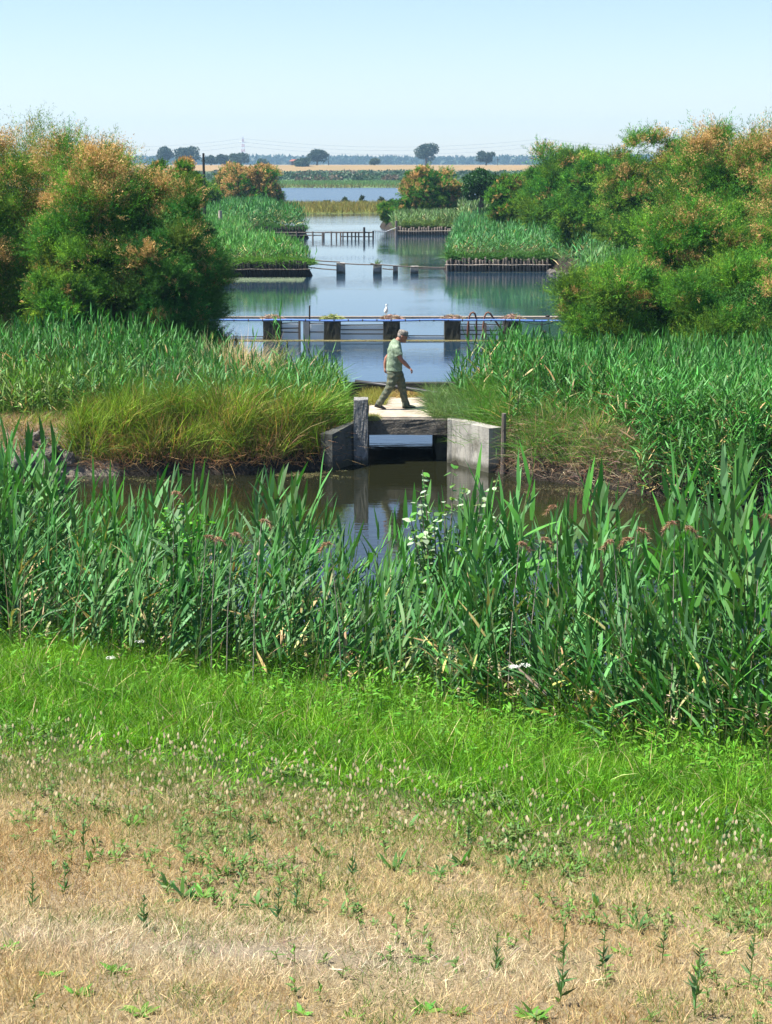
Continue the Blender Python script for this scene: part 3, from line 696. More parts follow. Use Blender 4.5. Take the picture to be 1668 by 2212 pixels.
x, y = scatter(10000, 2.3, 5.3, 31.2, 34.2, lambda x, y: onland(x, y, .02) * (sdist(x, y, RIGHT) < 1.3)); blades(g, P3(x, y), .4 * (.5 + clump(x, y, .4, 41)), .01, vary((.36, .27, .18), len(x), .35), .7, .9, lean=(-.1, -.5))
tag(g.build('withered_grass', M['dry']), 'withered grey straw hanging on the right earth bank', 'dry grass', kind='stuff')
# small clump on the slab corner and at the parapet
g = Geo()
x, y = scatter(1400, -.45, -.15, 34.85, 35.3); P = np.stack([x, y, np.full(len(x), .87)], -1); blades(g, P, .13, .006, (.35, .36, .14), .7, .6)
x, y = scatter(4500, -.5, 1.3, 37.6, 38.75, lambda x, y: (y > 37.9 + .5 * vnoise(x, y, .3, 5))); P = np.stack([x, y, np.full(len(x), .89)], -1)
blades(g, P, .2, .007, vary((.42, .3, .12), len(x), .3), .7, .7)
x, y = scatter(2600, -.55, .0, 36.9, 38.75); P = np.stack([x, y, np.full(len(x), .89)], -1); blades(g, P, .27, .007, vary((.28, .27, .06), len(x), .3), .5, .7)
x, y = scatter(3800, .95, 1.9, 34.9, 38.6); P = np.stack([x, y, np.full(len(x), .9)], -1); blades(g, P, .5, .008, vary((.14, .23, .08), len(x), .3), .6, .9, lean=(-.3, -.2))
tag(g.build('straw_tufts', M['grass']), 'straw and grass tufts fringing the pale concrete slab', 'grass', kind='stuff')

# ------------------------------------------------------------------ tamarisks
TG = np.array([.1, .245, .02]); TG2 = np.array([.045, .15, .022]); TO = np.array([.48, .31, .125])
def tamarisk(name, ctr, rx, ry, rz, z0, n_lobe, per, label, orange=.35, seed=1, bl=.088, bw=.0125, green=TG, group=None, cat='tamarisk', topo=None, hand=None):
    rg = np.random.default_rng(seed); n_lobe = int(n_lobe * 2.6); per = int(per * .72)
    root = empty(name, (ctr[0], ctr[1], z0), label, cat, group)
    # lobes spread through the crown volume, most of them near its skin
    u = rg.random(n_lobe); az = rg.uniform(0, 6.28, n_lobe); ce = rg.uniform(-.85, 1, n_lobe)
    r = rg.uniform(.5, .9, n_lobe)
    se = (1 - ce ** 2) ** .33
    lc = np.stack([rx * r * se * np.cos(az), ry * r * se * np.sin(az), rz * (1 + r * ce)], -1)
    if topo is not None: lc[:, 2] *= topo(lc[:, 0])
    nbs = max(5, n_lobe // 4); a2 = rg.uniform(0, 6.28, nbs); r2 = rg.uniform(.45, .85, nbs)
    lc = np.concatenate([lc, np.stack([rx * r2 * np.cos(a2), ry * r2 * np.sin(a2), rz * rg.uniform(.12, .5, nbs)], -1)])
    if hand is not None: lc = np.concatenate([lc, np.array(hand, float)])
    n_l = len(lc)
    mean = (rx + ry + rz) / 3
    lr = mean * rg.uniform(.16, .36, n_l)
    cen = np.array([0, 0, rz * .9])
    g = Geo()
    for i in range(n_l):
        out = nrm((lc[i] - cen)[None])[0]
        ng = int(per * 2.0)
        # plume roots over the lobe
        d = nrm(rg.normal(0, 1, (ng, 3)) + out * .8 + np.array([0, 0, .35]))
        rt = lc[i] + d * (lr[i] * rg.uniform(.15, .8, (ng, 1))) * np.array([1.1, 1.1, .85])
        ax = nrm(d * .75 + np.array([.12, 0, .8]) + rg.normal(0, .35, (ng, 3)))
        PL = lr[i] * rg.uniform(.45, 1.25, ng)
        hi = rt[:, 2] / (2 * rz)
        jit_ = None
        nzv = vnoise(rt[:, 0] * 1 + rt[:, 1] * .7 + seed, rt[:, 2] + rt[:, 1] * .5, mean * .13, seed, 2)
        lf_ = rg.normal(0, .11)
        fl = (nzv + lf_ + rg.normal(0, .075, ng) + .34 * (hi - .6)) > (1 - orange * .66) * .72 + .14
        cg = np.where(rg.random((ng, 1)) < .5, green, TG2) * np.exp(rg.normal(0, .22, (ng, 1)))
        lobk = math.exp(rg.normal(0, .22)) * np.array([math.exp(rg.normal(.08, .22)), 1, 1])
        cp = np.where(fl[:, None], TO * np.exp(rg.normal(0, .25, (ng, 1))), cg * lobk)
        PL = np.where(fl, PL * .6, PL); nb = 22
        uu = np.repeat(np.linspace(.05, 1, nb)[None], ng, 0).ravel()
        RT = np.repeat(rt, nb, 0); AX = np.repeat(ax, nb, 0); PLr = np.repeat(PL, nb); CP = np.repeat(cp, nb, 0); CP = np.where(np.repeat(fl, nb)[:, None] & (uu[:, None] < .2), TG * .9, CP); FL = np.repeat(fl, nb)
        o = RT + AX * (PLr * uu)[:, None]; o[:, 2] -= .25 * PLr * uu ** 2
        dirs = nrm(AX * .9 + rg.normal(0, .55, o.shape))
        o = o + rg.normal(0, .03, o.shape) * mean * np.where(FL, .5, .35)[:, None]
        sd = nrm(np.cross(dirs, rg.normal(0, 1, o.shape)))
        ln = bl * (1.3 - .6 * uu) * rg.uniform(.6, 1.4, len(o)) * np.where(FL, .7, 1)
        cl = np.clip(CP * np.exp(rg.normal(0, .16, (len(o), 1))), 0, 1)
        g.tris(o, dirs, sd, ln, bw * rg.uniform(.7, 1.3, len(o)) * np.where(FL, 1.5, 1), cl)
    # inner foliage
    n = per * n_l * 4
    d = nrm(rg.normal(0, 1, (n, 3))) * (rg.random((n, 1)) ** .5) * .72
    o = np.stack([d[:, 0] * rx, d[:, 1] * ry, rz * (1 + d[:, 2])], -1); 
    if topo is not None: o[:, 2] *= topo(o[:, 0])
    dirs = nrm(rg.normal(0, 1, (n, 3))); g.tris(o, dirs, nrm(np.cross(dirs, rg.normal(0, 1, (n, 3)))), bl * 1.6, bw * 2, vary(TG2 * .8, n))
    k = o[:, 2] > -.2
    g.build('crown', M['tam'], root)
    mb = MB(); rnd = random.Random(seed)
    for i in range(min(n_l, 16)):
        e = Vector(lc[i] * .95); sx = Vector((rnd.uniform(-.25, .25) * rx, rnd.uniform(-.2, .2) * ry, -.1))
        mid = sx.lerp(e, .5) + Vector((rnd.uniform(-.1, .1) * rx, 0, -.1 * rz))
        mb.tube([sx, mid, e], [.05 * mean * .5 + .02, .035 * mean * .5 + .01, .012], 6)
    mb.build('trunk', M['bark'], root)
    return root

def tam_px(name, x0, x1, ytop, ybase, d, label, n_lobe, per, orange, seed, **k):
    z0 = max(zat(ybase, d), .3); zt = zat(ytop, d)
    xa, xb = at(x0, d, 2), at(x1, d, 2)
    rx = (xb - xa) / 2; rz = (zt - z0) / 2
    ry = k.pop('ry', rx)
    return tamarisk(name, ((xa + xb) / 2, d), rx * 1.0, ry, rz * .98, z0, n_lobe, per, label, orange, seed, **k)
tam_px('tamarisk', -330, 190, 225, 800, 49, 'tall wide tamarisk with tan blossom, leftmost beside the water', 46, 130, .62, 3, ry=2.8)
tam_px('tamarisk', 60, 420, 282, 800, 47, 'dark green tamarisk with orange tips overhanging the sluice end', 40, 130, .58, 4, ry=2.4)
tam_px('tamarisk', 275, 482, 390, 800, 45.5, 'narrow dark tamarisk touching the left end of the blue pipe', 30, 110, .25, 5, ry=1.7, green=TG2)
tam_px('tamarisk', 40, 235, 590, 800, 43.5, 'small feathery light green tamarisk before the tall left one', 20, 90, .12, 6, green=TG * 1.15)
tam_px('tamarisk', 305, 450, 345, 520, 72, 'blossoming tamarisk peeping out behind the dark left one', 18, 90, .55, 7, bl=.14, bw=.02)
tam_px('tamarisk', 455, 612, 350, 470, 178, 'round orange tinged tamarisk behind the tall wooden pole', 34, 90, .95, 8, bl=.22, bw=.045)
tam_px('tamarisk', 375, 480, 385, 480, 150, 'green tamarisk at the foot of the wooden pole', 20, 70, .3, 88, bl=.2, bw=.04)
tam_px('tamarisk', 1205, 1520, 560, 810, 47, 'broad light green tamarisk leaning over the right end of the blue pipe', 34, 120, .12, 9, ry=2.2, green=TG * 1.2)
tam_px('tamarisk', 1340, 1680, 425, 760, 49, 'tamarisk with bare grey twigs showing, above the low light green one', 34, 120, .35, 19, ry=2.2, green=TG * 1.1)
tam_px('tamarisk', 1430, 1900, 560, 830, 44.5, 'low spreading tamarisk behind the right reeds', 34, 120, .05, 10, ry=2.2, green=TG * 1.1)
tam_px('tamarisk', 1540, 1990, 370, 800, 50, 'tan and green tamarisk at the far right above the reeds', 40, 120, .45, 11, ry=2.8)
tam_px('tamarisk', 1400, 1900, 262, 660, 62, 'tallest right tamarisk with tan blossom against the sky', 44, 120, .64, 12, ry=3.2, bl=.13, bw=.017)
tam_px('tamarisk', 1120, 1350, 318, 520, 110, 'dense plain green tamarisk behind the right reed bed', 34, 100, .1, 13, bl=.16, bw=.026)
tam_px('tamarisk', 1290, 1580, 312, 560, 84, 'green tamarisk with two upright tufts on its top', 30, 100, .22, 14, bl=.15, bw=.024, hand=[(-1.5, 0, 5.3), (-.6, 0, 5.4), (.4, 0, 5.0)])
tam_px('tamarisk', 1200, 1400, 330, 530, 97, 'plain green tamarisk filling the row between two taller ones', 30, 100, .12, 23, bl=.16, bw=.026)
tam_px('tamarisk', 1060, 1180, 375, 490, 118, 'low tan blossomed tamarisk right of the dark round fig', 22, 90, .45, 15, bl=.17, bw=.034)
tam_px('tamarisk', 868, 998, 352, 480, 162, 'orange blossomed tamarisk at the tip of the right far bank', 30, 100, .95, 16, bl=.2, bw=.042)
tam_px('tamarisk', 822, 900, 430, 500, 160, 'low greyish tamarisk trailing into the water by the far fence', 16, 80, .2, 17, bl=.2, bw=.04)

def leafy_tree(name, ctr, z0, rx, rz, label, cat, colr, n=9000, ls=.3, seed=1, lobes=14, trunk=.2, group=None, ry=None, gap=.0):
    rg = np.random.default_rng(seed); ry = ry or rx
    root = empty(name, (ctr[0], ctr[1], z0), label, cat, group)
    base = trunk * 2 * rz
    az = rg.uniform(0, 6.28, lobes); ce = rg.uniform(-.8, 1, lobes); se = np.sqrt(1 - ce ** 2); r = rg.uniform(.4, .72, lobes)
    hz = (2 * rz - base) / 2
    lc = np.stack([rx * r * se * np.cos(az), ry * r * se * np.sin(az), base + hz * (1 + r * ce)], -1)
    lr = rg.uniform(.28, .48, lobes)
    i = rg.integers(lobes, size=n); d = nrm(rg.normal(0, 1, (n, 3))) * rg.uniform(.6, 1.05, (n, 1))
    o = lc[i] + d * np.stack([lr[i] * rx, lr[i] * ry, lr[i] * hz], -1)
    dirs = nrm(rg.normal(0, 1, (n, 3)) + d); sd = nrm(np.cross(dirs, rg.normal(0, 1, (n, 3))))
    g = Geo(); g.tris(o, dirs, sd, ls * rg.uniform(.6, 1.4, n), ls * .7, np.clip(np.array(colr) * np.exp(rg.normal(0, .25, (n, 1))), 0, 1))
    g.build('crown', M['tree'], root)
    mb = MB().tube([(0, 0, -.3), (.05 * rx, 0, base + .3 * hz), (0, 0, base + hz)], [.09 * rx + .05, .07 * rx + .04, .02 * rx], 7)
    for k in range(min(lobes, 6)): mb.tube([(0, 0, base + .2 * hz), tuple(lc[k])], [.04 * rx, .015 * rx], 5)
    mb.build('trunk', M['bark'], root)
    return root
def tree_px(name, x0, x1, yt, yb, d, label, cat, colr, **k):
    z0 = zat(yb, d); xa, xb = at(x0, d, 2), at(x1, d, 2)
    return leafy_tree(name, ((xa + xb) / 2, d), z0, (xb - xa) / 2 * 1.25, (zat(yt, d) - z0) / 2 * 1.12, label, cat, colr, **k)
tree_px('fig_tree', 1001, 1077, 372, 440, 140, 'dark glossy green rounded fig tree between two tan tamarisks', 'fig tree', (.018, .075, .012), n=9000, ls=.22, seed=31, lobes=22, trunk=.02)
DT = (.022, .045, .022)
for a in (('tree', 380, 435, 321, 358, 948, 'broad dark twin topped tree on the left end of the levee', DT, 41), ('tree', 340, 374, 320, 356, 1000, 'dark tree rising just above the left tamarisk crown', DT, 42),
          ('tree', 664, 706, 325, 357, 950, 'round topped tree just right of the red roofed hut', DT, 43), ('tree', 895, 945, 313, 356, 955, 'tall forked tree above the orange tamarisk', DT, 44),
          ('tree', 1032, 1068, 329, 356, 960, 'single round tree near the right pylon on the levee', DT, 45), ('tree', 638, 668, 342, 373, 925, 'small egg shaped bush tree hiding the right side of the hut', (.035, .07, .03), 46),
          ('tree', 557, 579, 347, 372, 925, 'small round bush tree on the levee face left of the hut', (.035, .07, .03), 47), ('tree', 500, 540, 331, 362, 960, 'loose grey green tree at the foot of the left pylon', (.045, .075, .045), 48),
          ('tree', 470, 500, 336, 360, 970, 'low tree group left of the left pylon', DT, 49), ('tree', 800, 820, 344, 357, 970, 'tiny hazy tree in the middle of the levee', (.05, .08, .04), 50), ('tree', 440, 472, 338, 358, 975, 'low hazy tree beside the wooden pole top', DT, 51)):
    tree_px(a[0], a[1], a[2], a[3], a[4], a[5], a[6], 'tree', a[7], n=3200, ls=.9, seed=a[8], lobes=16 if a[8] != 44 else 11, trunk=.12)

# far forest, scrub and rushes as masses
g = Geo(); n = 30000
x = R.uniform(-1100, 1100, n); y = R.uniform(2350, 2600, n)
topn = 8.5 + 4 * vnoise(x, y * 0, 40, 301) + 3 * (vnoise(x, y * 0, 260, 302) - .5) + np.clip((x - 250) / 60, 0, 3)
z = R.random(n) ** .6 * topn
d = nrm(R.normal(0, 1, (n, 3))); g.tris(np.stack([x, y, z], -1), d, nrm(np.cross(d, R.normal(0, 1, (n, 3)))), 7, 6, vary((.03, .055, .035), n, .2))
tag(g.build('forest', M['tree']), 'long blue hazy line of forest behind the levee', 'forest', kind='stuff')
g = Geo()
cx_ = R.uniform(-260, 260, 1500); cy_ = R.uniform(490, 740, 1500); cr = R.uniform(.8, 2.2, 1500) * (.6 + .9 * vnoise(cx_, cy_, 45, 303))
i = R.integers(1500, size=90000); d = nrm(R.normal(0, 1, (90000, 3))); o = np.stack([cx_[i] + d[:, 0] * cr[i] * 1.5, cy_[i] + d[:, 1] * cr[i], gz(cx_[i], cy_[i]) + np.abs(d[:, 2]) * cr[i] * .9], -1)
dirs = nrm(R.normal(0, 1, (90000, 3))); cc = np.array([.04, .085, .035]) * np.exp(R.normal(0, .3, 1500))[i][:, None]; cc[(R.random(1500) < .12)[i]] = (.12, .09, .06)
g.tris(o, dirs, nrm(np.cross(dirs, R.normal(0, 1, (90000, 3)))), .9, .6, cc)
tag(g.build('scrub', M['tree']), 'green scrub spread over the flat land before the levee', 'scrub', kind='stuff')
g = Geo()
x, y = scatter(60000, -130, 130, 414, 500); blades(g, P3(x, y), np.where(y < 430, .9, .6), .16, np.where((y < 424)[:, None], vary((.17, .15, .05), len(x)), vary((.11, .2, .06), len(x))), .3, .3, prof=(1, .1))
tag(g.build('rushes', M['grass']), 'pale green rushes along the far lake shore', 'rushes', kind='stuff')
g = Geo()
x, y = scatter(60000, -40, 45, 205, 247, lambda x, y: onland(x, y, .03)); blades(g, P3(x, y), .75, .07, vary((.22, .2, .045), len(x), .3), .3, .3, prof=(1, .7, .1))
tag(g.build('marsh_grass', M['dry']), 'yellow green grass on the narrow spit before the lake', 'grass', kind='stuff')
for i, (px, yt, yb) in enumerate(((745, 428, 446), (783, 425, 445), (790, 436, 447), (824, 427, 443), (848, 432, 443), (868, 430, 444), (706, 434, 447), (838, 436, 444))):
    tree_px('shrub', px - 7, px + 7, yt, yb, 244, ['thin dark shrub', 'tallest dark shrub', 'small squat shrub', 'slender shrub', 'tiny pointed shrub', 'pale feathery shrub', 'leftmost tiny shrub', 'low faint shrub'][i] + ' standing on the narrow spit by the lake', 'shrub', (.045, .075, .03), n=260, ls=.28, seed=60 + i, lobes=5, trunk=.15, group='small shrubs on the spit')

# reed masses on the middle banks
def far_reeds(name, label, x0, x1, y0, y1, n, H, colr, sel, lw=.045, ll=.55, nl=7, matn='reed'):
    g = Geo(); x, y = scatter(n, x0, x1, y0, y1, sel)
    hh = (H(x, y) if callable(H) else H) * R.uniform(.7, 1.1, len(x))
    reeds(g, P3(x, y), hh, nl, ll, lw, np.tile([.12, 0.], (len(x), 1)), colr, seg=2, stem=False, amt=.35, dead=.08)
    tag(g.build(name, M[matn]), label, 'reeds', kind='stuff')
far_reeds('reed_bed', 'bright green reeds on the left bank above the long timber revetment', -15, -3.5, 92.5, 139, 7000, lambda x, y: (.7 + .65 * vnoise(x, y, 3, 400)), (.085, .235, .045), lambda x, y: (sdist(x, y, LEFT) > .05) * (x > -.26 * y + 9) * 1.)
far_reeds('reed_bed', 'dark green reeds above the far left timber revetment', -17, -6, 139, 168, 3000, 1.7, (.06, .19, .045), lambda x, y: (sdist(x, y, LEFT) > .05) * 1., .06, .7)
far_reeds('reed_bed', 'blue green reeds on the right bank above the middle timber revetment', 3.2, 22, 91, 140, 9000, lambda x, y: .95 + .6 * vnoise(x, y, 3, 401), (.065, .2, .055), lambda x, y: (sdist(x, y, RIGHT) > .05) * (x < y * .16 + .5) * 1.)
far_reeds('reed_bed', 'short pale reeds above the far right timber revetment', .6, 13, 139, 170, 4500, lambda x, y: np.where(x > 6.5, 1.7, .8), (.12, .2, .07), lambda x, y: (sdist(x, y, RIGHT) > .05) * 1., .06, .6)
far_reeds('reed_bed', 'green reeds along the left basin shore behind the tamarisk', -14, -6.2, 60, 93, 1800, 1.3, (.07, .19, .05), lambda x, y: (sdist(x, y, LEFT) > .05) * 1.)
far_reeds('reed_bed', 'green reeds along the right basin shore under the tamarisks', 6, 15, 56, 91, 2400, 1.1, (.08, .2, .05), lambda x, y: (sdist(x, y, RIGHT) > .05) * 1.)

for nm_l, x0, x1, d_, n, cc_ in (('grass spilling over the dark left timber revetment', -9.3, -3.9, 92.75, 5200, (.11, .24, .04)), ('grass spilling over the brown middle right revetment', 3.5, 9.5, 97.8, 3600, (.07, .18, .04)), ('grass spilling over the small far right revetment', .9, 6, 147, 2500, (.13, .2, .06)), ('dark grass spilling over the far left revetment', -10.4, -6.5, 140, 2500, (.05, .16, .03))):
    g = Geo(); x = R.uniform(x0, x1, n); y = d_ + R.uniform(0, 1.3, n); P = np.stack([x, y, np.full(n, .62) + R.uniform(0, .2, n)], -1)
    hc_ = clump(x, y * 0, .7, 12) * .8 + .4
    blades(g, P, .75 * hc_, .04, cc_, .5, 1.1, prof=(.9, .8, .1), lean=(0, -.6)); tag(g.build('hanging_grass', M['grass']), nm_l, 'grass', kind='stuff')
# ------------------------------------------------------------------ culvert bridge
YF = 34.9
t = empty('culvert_bridge', (.43, YF, 0), 'small pale concrete culvert bridge that the man is crossing', 'bridge')
def part(mb, name, mat, par=None, smooth=False):
    o = mb.build(name, M[mat], par or t, smooth); o.location = -Vector((par or t).location); return o
part(MB().box(-.36, 1.27, YF + .26, 38.7, .78, .9, .004), 'slab', 'deck')
part(roughen(MB().box(-.37, 1.26, YF, YF + .25, .56, .885, .006), .009, .09), 'beam', 'concrete_beam')
part(roughen(MB().box(-.66, -.37, YF - .38, YF + .12, -.6, 1.34, .004), .011, .07, 9), 'gate_post', 'concrete_rough')
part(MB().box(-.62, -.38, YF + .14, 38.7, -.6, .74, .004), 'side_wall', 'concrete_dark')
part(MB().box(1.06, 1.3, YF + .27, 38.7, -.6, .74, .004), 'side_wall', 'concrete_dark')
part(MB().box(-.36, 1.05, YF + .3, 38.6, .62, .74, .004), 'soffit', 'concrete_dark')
# wing walls, splayed towards the camera
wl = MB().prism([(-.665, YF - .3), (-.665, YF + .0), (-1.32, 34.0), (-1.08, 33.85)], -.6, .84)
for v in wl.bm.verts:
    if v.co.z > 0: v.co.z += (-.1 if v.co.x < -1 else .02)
part(roughen(wl, .012), 'wing_wall', 'concrete_shaded')
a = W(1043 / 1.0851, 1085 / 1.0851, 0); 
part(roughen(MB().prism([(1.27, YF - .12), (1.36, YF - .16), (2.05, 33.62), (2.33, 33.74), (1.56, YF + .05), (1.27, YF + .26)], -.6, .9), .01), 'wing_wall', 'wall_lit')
if 0: part(MB().prism([(1.33, YF - .02), (1.27, YF - .34), (1.24, YF - .3), (1.25, YF + .0)], -.6, .86), 'pilaster', 'wall_lit')
# parapet behind and black pipe
o = MB().box(-.9, 2.6, 38.72, 38.95, .3, 1.16, .006, .02).build('low_wall', M['concrete_dark'])
tag(o, 'low dark concrete kerb wall behind the walking man', 'wall')
o = MB().tube([(-.7, 38.5, 1.22), (.2, 38.35, 1.12), (1.2, 37.9, 1.02), (2.4, 37.4, .97)], .045, 10).build('black_pipe', M['black'], smooth=True)
tag(o, 'black plastic pipe lying aslant behind the walking man', 'pipe')
# clay boulders on the left bank
for i, (px, py) in enumerate(((30, 975), (75, 950), (60, 1000), (110, 985), (15, 1010), (105, 1020), (45, 940))):
    p_ = W(px, py, .4 if py > 960 else .7)
    r_ = random.uniform(.2, .36); p_.z -= .1
    mb = MB().ball((0, 0, 0), (r_ * 1.5, r_ * .9, r_), 4)
    for v in mb.bm.verts:
        v.co *= 1 + 1.3 * (float(vnoise(v.co.x * 3 + i, v.co.z * 3 + v.co.y * 2, .4, i)) - .5)
    o = mb.build('clay_lump', M['mudrock']); o.location = p_ + Vector((0, .15, 0))
    tag(o, 'cracked grey clay lump in the eroded left bank', 'clay lump', 'clay lumps in the eroded bank')
# stake right of the wing wall
def stake(px, ytop, ybase, d, r, label, mat='wood', lean=0, name='wooden_stake', grp=None, cat='stake'):
    z0 = min(zat(ybase, d), 0) - .3 if zat(ybase, d) < .3 else zat(ybase, d); x0 = at(px, d, 0); zt = zat(ytop, d)
    o = MB().tube([(0, 0, 0), (lean * .4, 0, (zt - z0) * .5), (lean, 0, zt - z0)], [r * 1.1, r, r * .9], 8, wob=.12).build(name, M[mat], smooth=False)
    o.location = (x0, d, z0); return tag(o, label, cat, grp)
stake(1087, 893, 1030, 33.5, .05, 'weathered upright stake beside the right wing wall', lean=.0)

# ------------------------------------------------------------------ the sluice across the basin
YS = 59.5
def X(px, d=YS): return at(px, d, .5)
PIL = [(568, 606), (699, 735), (829, 864), (961, 995), (1090, 1125)]
PL = ['leftmost dark concrete sluice pillar with a domed twig heap', 'dark sluice pillar second from left, topped by green tinged twigs', 'middle dark sluice pillar, the one beside the white egret', 'dark sluice pillar just left of the hooked rusty pipes', 'rightmost dark sluice pillar, half hidden by reeds']
for i, (a, b) in enumerate(PIL):
    x0, x1 = X(a), X(b); zt = zat(693, YS)
    o = roughen(MB().box(x0, x1, YS, YS + 1.0, -.7, zt, .012), .03, .3, 5).build('concrete_pillar', M['concrete_dark'])
    tag(o, PL[i], 'pillar', 'concrete pillars of the sluice')
    g = Geo(); n = 900; a_ = R.uniform(0, 6.28, n); r = np.sqrt(R.random(n))
    xx = (x0 + x1) / 2 + np.cos(a_) * r * .4; yy = YS + .35 + np.sin(a_) * r * .35
    zz = zt + .02 + R.random(n) * .17 * (1 - r ** 2) + .01
    d = nrm(np.stack([R.normal(0, 1, n), R.normal(0, 1, n), R.normal(0, .2, n)], -1))
    g.tris(np.stack([xx, yy, zz], -1), d, nrm(np.cross(d, R.normal(0, 1, (n, 3)))), .16, .022, vary((.34, .25, .18) if i != 1 else (.25, .28, .1), n, .3))
    tag(g.build('twig_heap', M['twigs']), ['domed brown twig heap on the leftmost sluice pillar', 'greenish twig heap on the second sluice pillar from the left', 'brown twig heap beside the white egret', 'brown twig heap left of the hooked rusty pipes', 'flat twig heap on the rightmost sluice pillar'][i], 'twig heap', 'twig heaps on the sluice pillars')
zp = zat(692, YS - .1)
xl, xr = X(430), X(1260)
mb = MB(); k = 26
mb.tube([(xl + (xr - xl) * i / k, YS - .12, zp + .008 * math.sin(i * 1.3) + .012 * math.sin(i * .45)) for i in range(k + 1)], .036, 10)
t2 = empty('blue_pipe', (0, YS - .12, 0), 'long bright blue plastic pipe running along the sluice', 'pipe')
def part2(mb, name, mat, tt, **k): o = mb.build(name, M[mat], tt, **k); o.location = -Vector(tt.location); return o
part2(mb, 'pipe', 'blue', t2, smooth=True)
for i in range(27):
    xx = xl + (xr - xl) * (i + .5) / 27
    part2(MB().tube([(xx - .018, YS - .12, zp), (xx + .018, YS - .12, zp)], .043, 10), 'cable_tie', 'black', t2)
zr = zat(685.5, YS + .9)
o = MB().box(X(470), X(1218), YS + .85, YS + 1.05, zr - .05, zr + .03, .004).build('gangway_beam', M['wood_pale']); tag(o, 'thin grey gangway beam behind the blue pipe', 'beam')
# screens between the pillars
def screen(px0, px1, yt, yb, label, rails, post=None, y=YS + .45):
    x0, x1 = X(px0) + .01, X(px1) - .01; zt, zb = zat(yt, y), max(zat(yb, y), -.1)
    tt = empty('mesh_screen', ((x0 + x1) / 2, y, 0), label, 'screen')
    mb = MB()
    nx_ = int((x1 - x0) / .07); nz_ = max(2, int((zt - zb) / .07))
    nm_ = MB(); q = x0
    while q < x1: nm_.box(q, q + .016, y - .004, y + .004, zb, zt - .02); q += .023
    q = zb
    while q < zt - .03: nm_.box(x0, x1, y - .009, y - .005, q, q + .012); q += .035
    part2(nm_, 'netting', 'mesh', tt)
    for q in rails: part2(MB().tube([(x0, y - .03, zat(q, y)), (x1, y - .03, zat(q, y) + random.uniform(-.02, .02))], .02, 6), 'rail', 'wood_dark', tt)
    for q in (post or []): part2(MB().box(X(q) - .04, X(q) + .04, y - .1, y - .045, -.5, zt + .08), 'upright', 'wood', tt)
    return tt
screen(606, 648, 698, 732, 'grey mesh screen between the two leftmost pillars, left of the gate leaf', [698, 709, 717], [646])
screen(668, 699, 698, 732, 'grey mesh screen between gate leaf and second pillar', [698, 717], [])
screen(735, 829, 702, 732, 'wide grey mesh screen between the second and middle pillars', [702, 712, 721])
screen(995, 1090, 702, 732, 'wide grey mesh screen behind the hooked rusty pipes', [700, 713, 722], [1013, 1050])
screen(864, 961, 726, 733, 'low net strip between the middle pillar and the next one', [725])
screen(478, 568, 729, 736, 'low net strip between the tamarisk and the leftmost pillar', [728])
o = MB().box(X(654), X(667), YS + .36, YS + .42, -.4, zat(694, YS), .003).build('gate_leaf', M['steel']); tag(o, 'narrow grey steel gate leaf upright in the leftmost bay', 'gate leaf')
stake(668, 660, 740, YS + .5, .03, 'thin crooked dark stick rising above the blue pipe', 'wood_dark', .03)
for nm, px, lean_, lab in (('hooked_pipe', 1017, .0, 'left rusty hooked pipe over the blue pipe'), ('hooked_pipe', 1050, .45, 'right rusty hooked pipe with a long slanting leg')):
    x0 = X(px); y = YS - .02; zt = zat(675, y)
    pts = [(x0 - .12, y, -.3), (x0 - .1, y, .5), (x0 - .06, y, zt - .15), (x0, y, zt - .03), (x0 + .07, y, zt), (x0 + .14, y, zt - .04), (x0 + .2 + lean_ * .2, y + .1, zt - .25), (x0 + .22 + lean_ * 1.6, y + .2, -.2)]
    tag(MB().tube(pts, .032, 8).build(nm, M['rust'], smooth=True), lab, 'pipe')
# floating weed line
g = Geo(); n = 16000; x = R.uniform(X(470), X(1225), n); y = YS - .16 + R.normal(0, .12, n)
d = unit_az(R.uniform(0, 6.28, n), np.full(n, .05)); g.tris(np.stack([x, y, R.uniform(.004, .02, n)], -1), d, nrm(np.cross(d, np.tile([0, 0, 1.], (n, 1)))), .05, .03, vary((.3, .27, .12), n, .25))
n = 9000; x = R.uniform(-9.4, -4.3, n); y = 90.5 + R.normal(0, .9, n)
d = unit_az(R.uniform(0, 6.28, n), np.full(n, .03)); g.tris(np.stack([x, y, R.uniform(.004, .02, n)], -1), d, nrm(np.cross(d, np.tile([0, 0, 1.], (n, 1)))), .07, .05, vary((.2, .26, .16), n, .25))
for k, (xa, xb, ya) in enumerate(((-2.2, -.7, 33.4), (2.6, 5.5, 31.6), (-8, -3, 32.7), (3.6, 9.2, 96.5), (-2, 4, 104), (-3, 3, 84), (-3.5, 3.5, 56))):
    n = 1500; x = R.uniform(xa, xb, n); y = ya + R.normal(0, .25, n) + (x - xa) * R.uniform(-.1, .1)
    d = unit_az(R.uniform(0, 6.28, n), np.full(n, .05)); kk = vnoise(x, y, .5, 500 + k) > .52
    g.tris(np.stack([x, y, R.uniform(.003, .012, n)], -1)[kk], d[kk], nrm(np.cross(d, np.tile([0, 0, 1.], (n, 1))))[kk], .035, .02, vary((.17, .16, .07), n, .25)[kk])
tag(g.build('floating_weed', M['dry']), 'yellowish floating weed drifting along the sluice and banks', 'floating weed', kind='stuff')
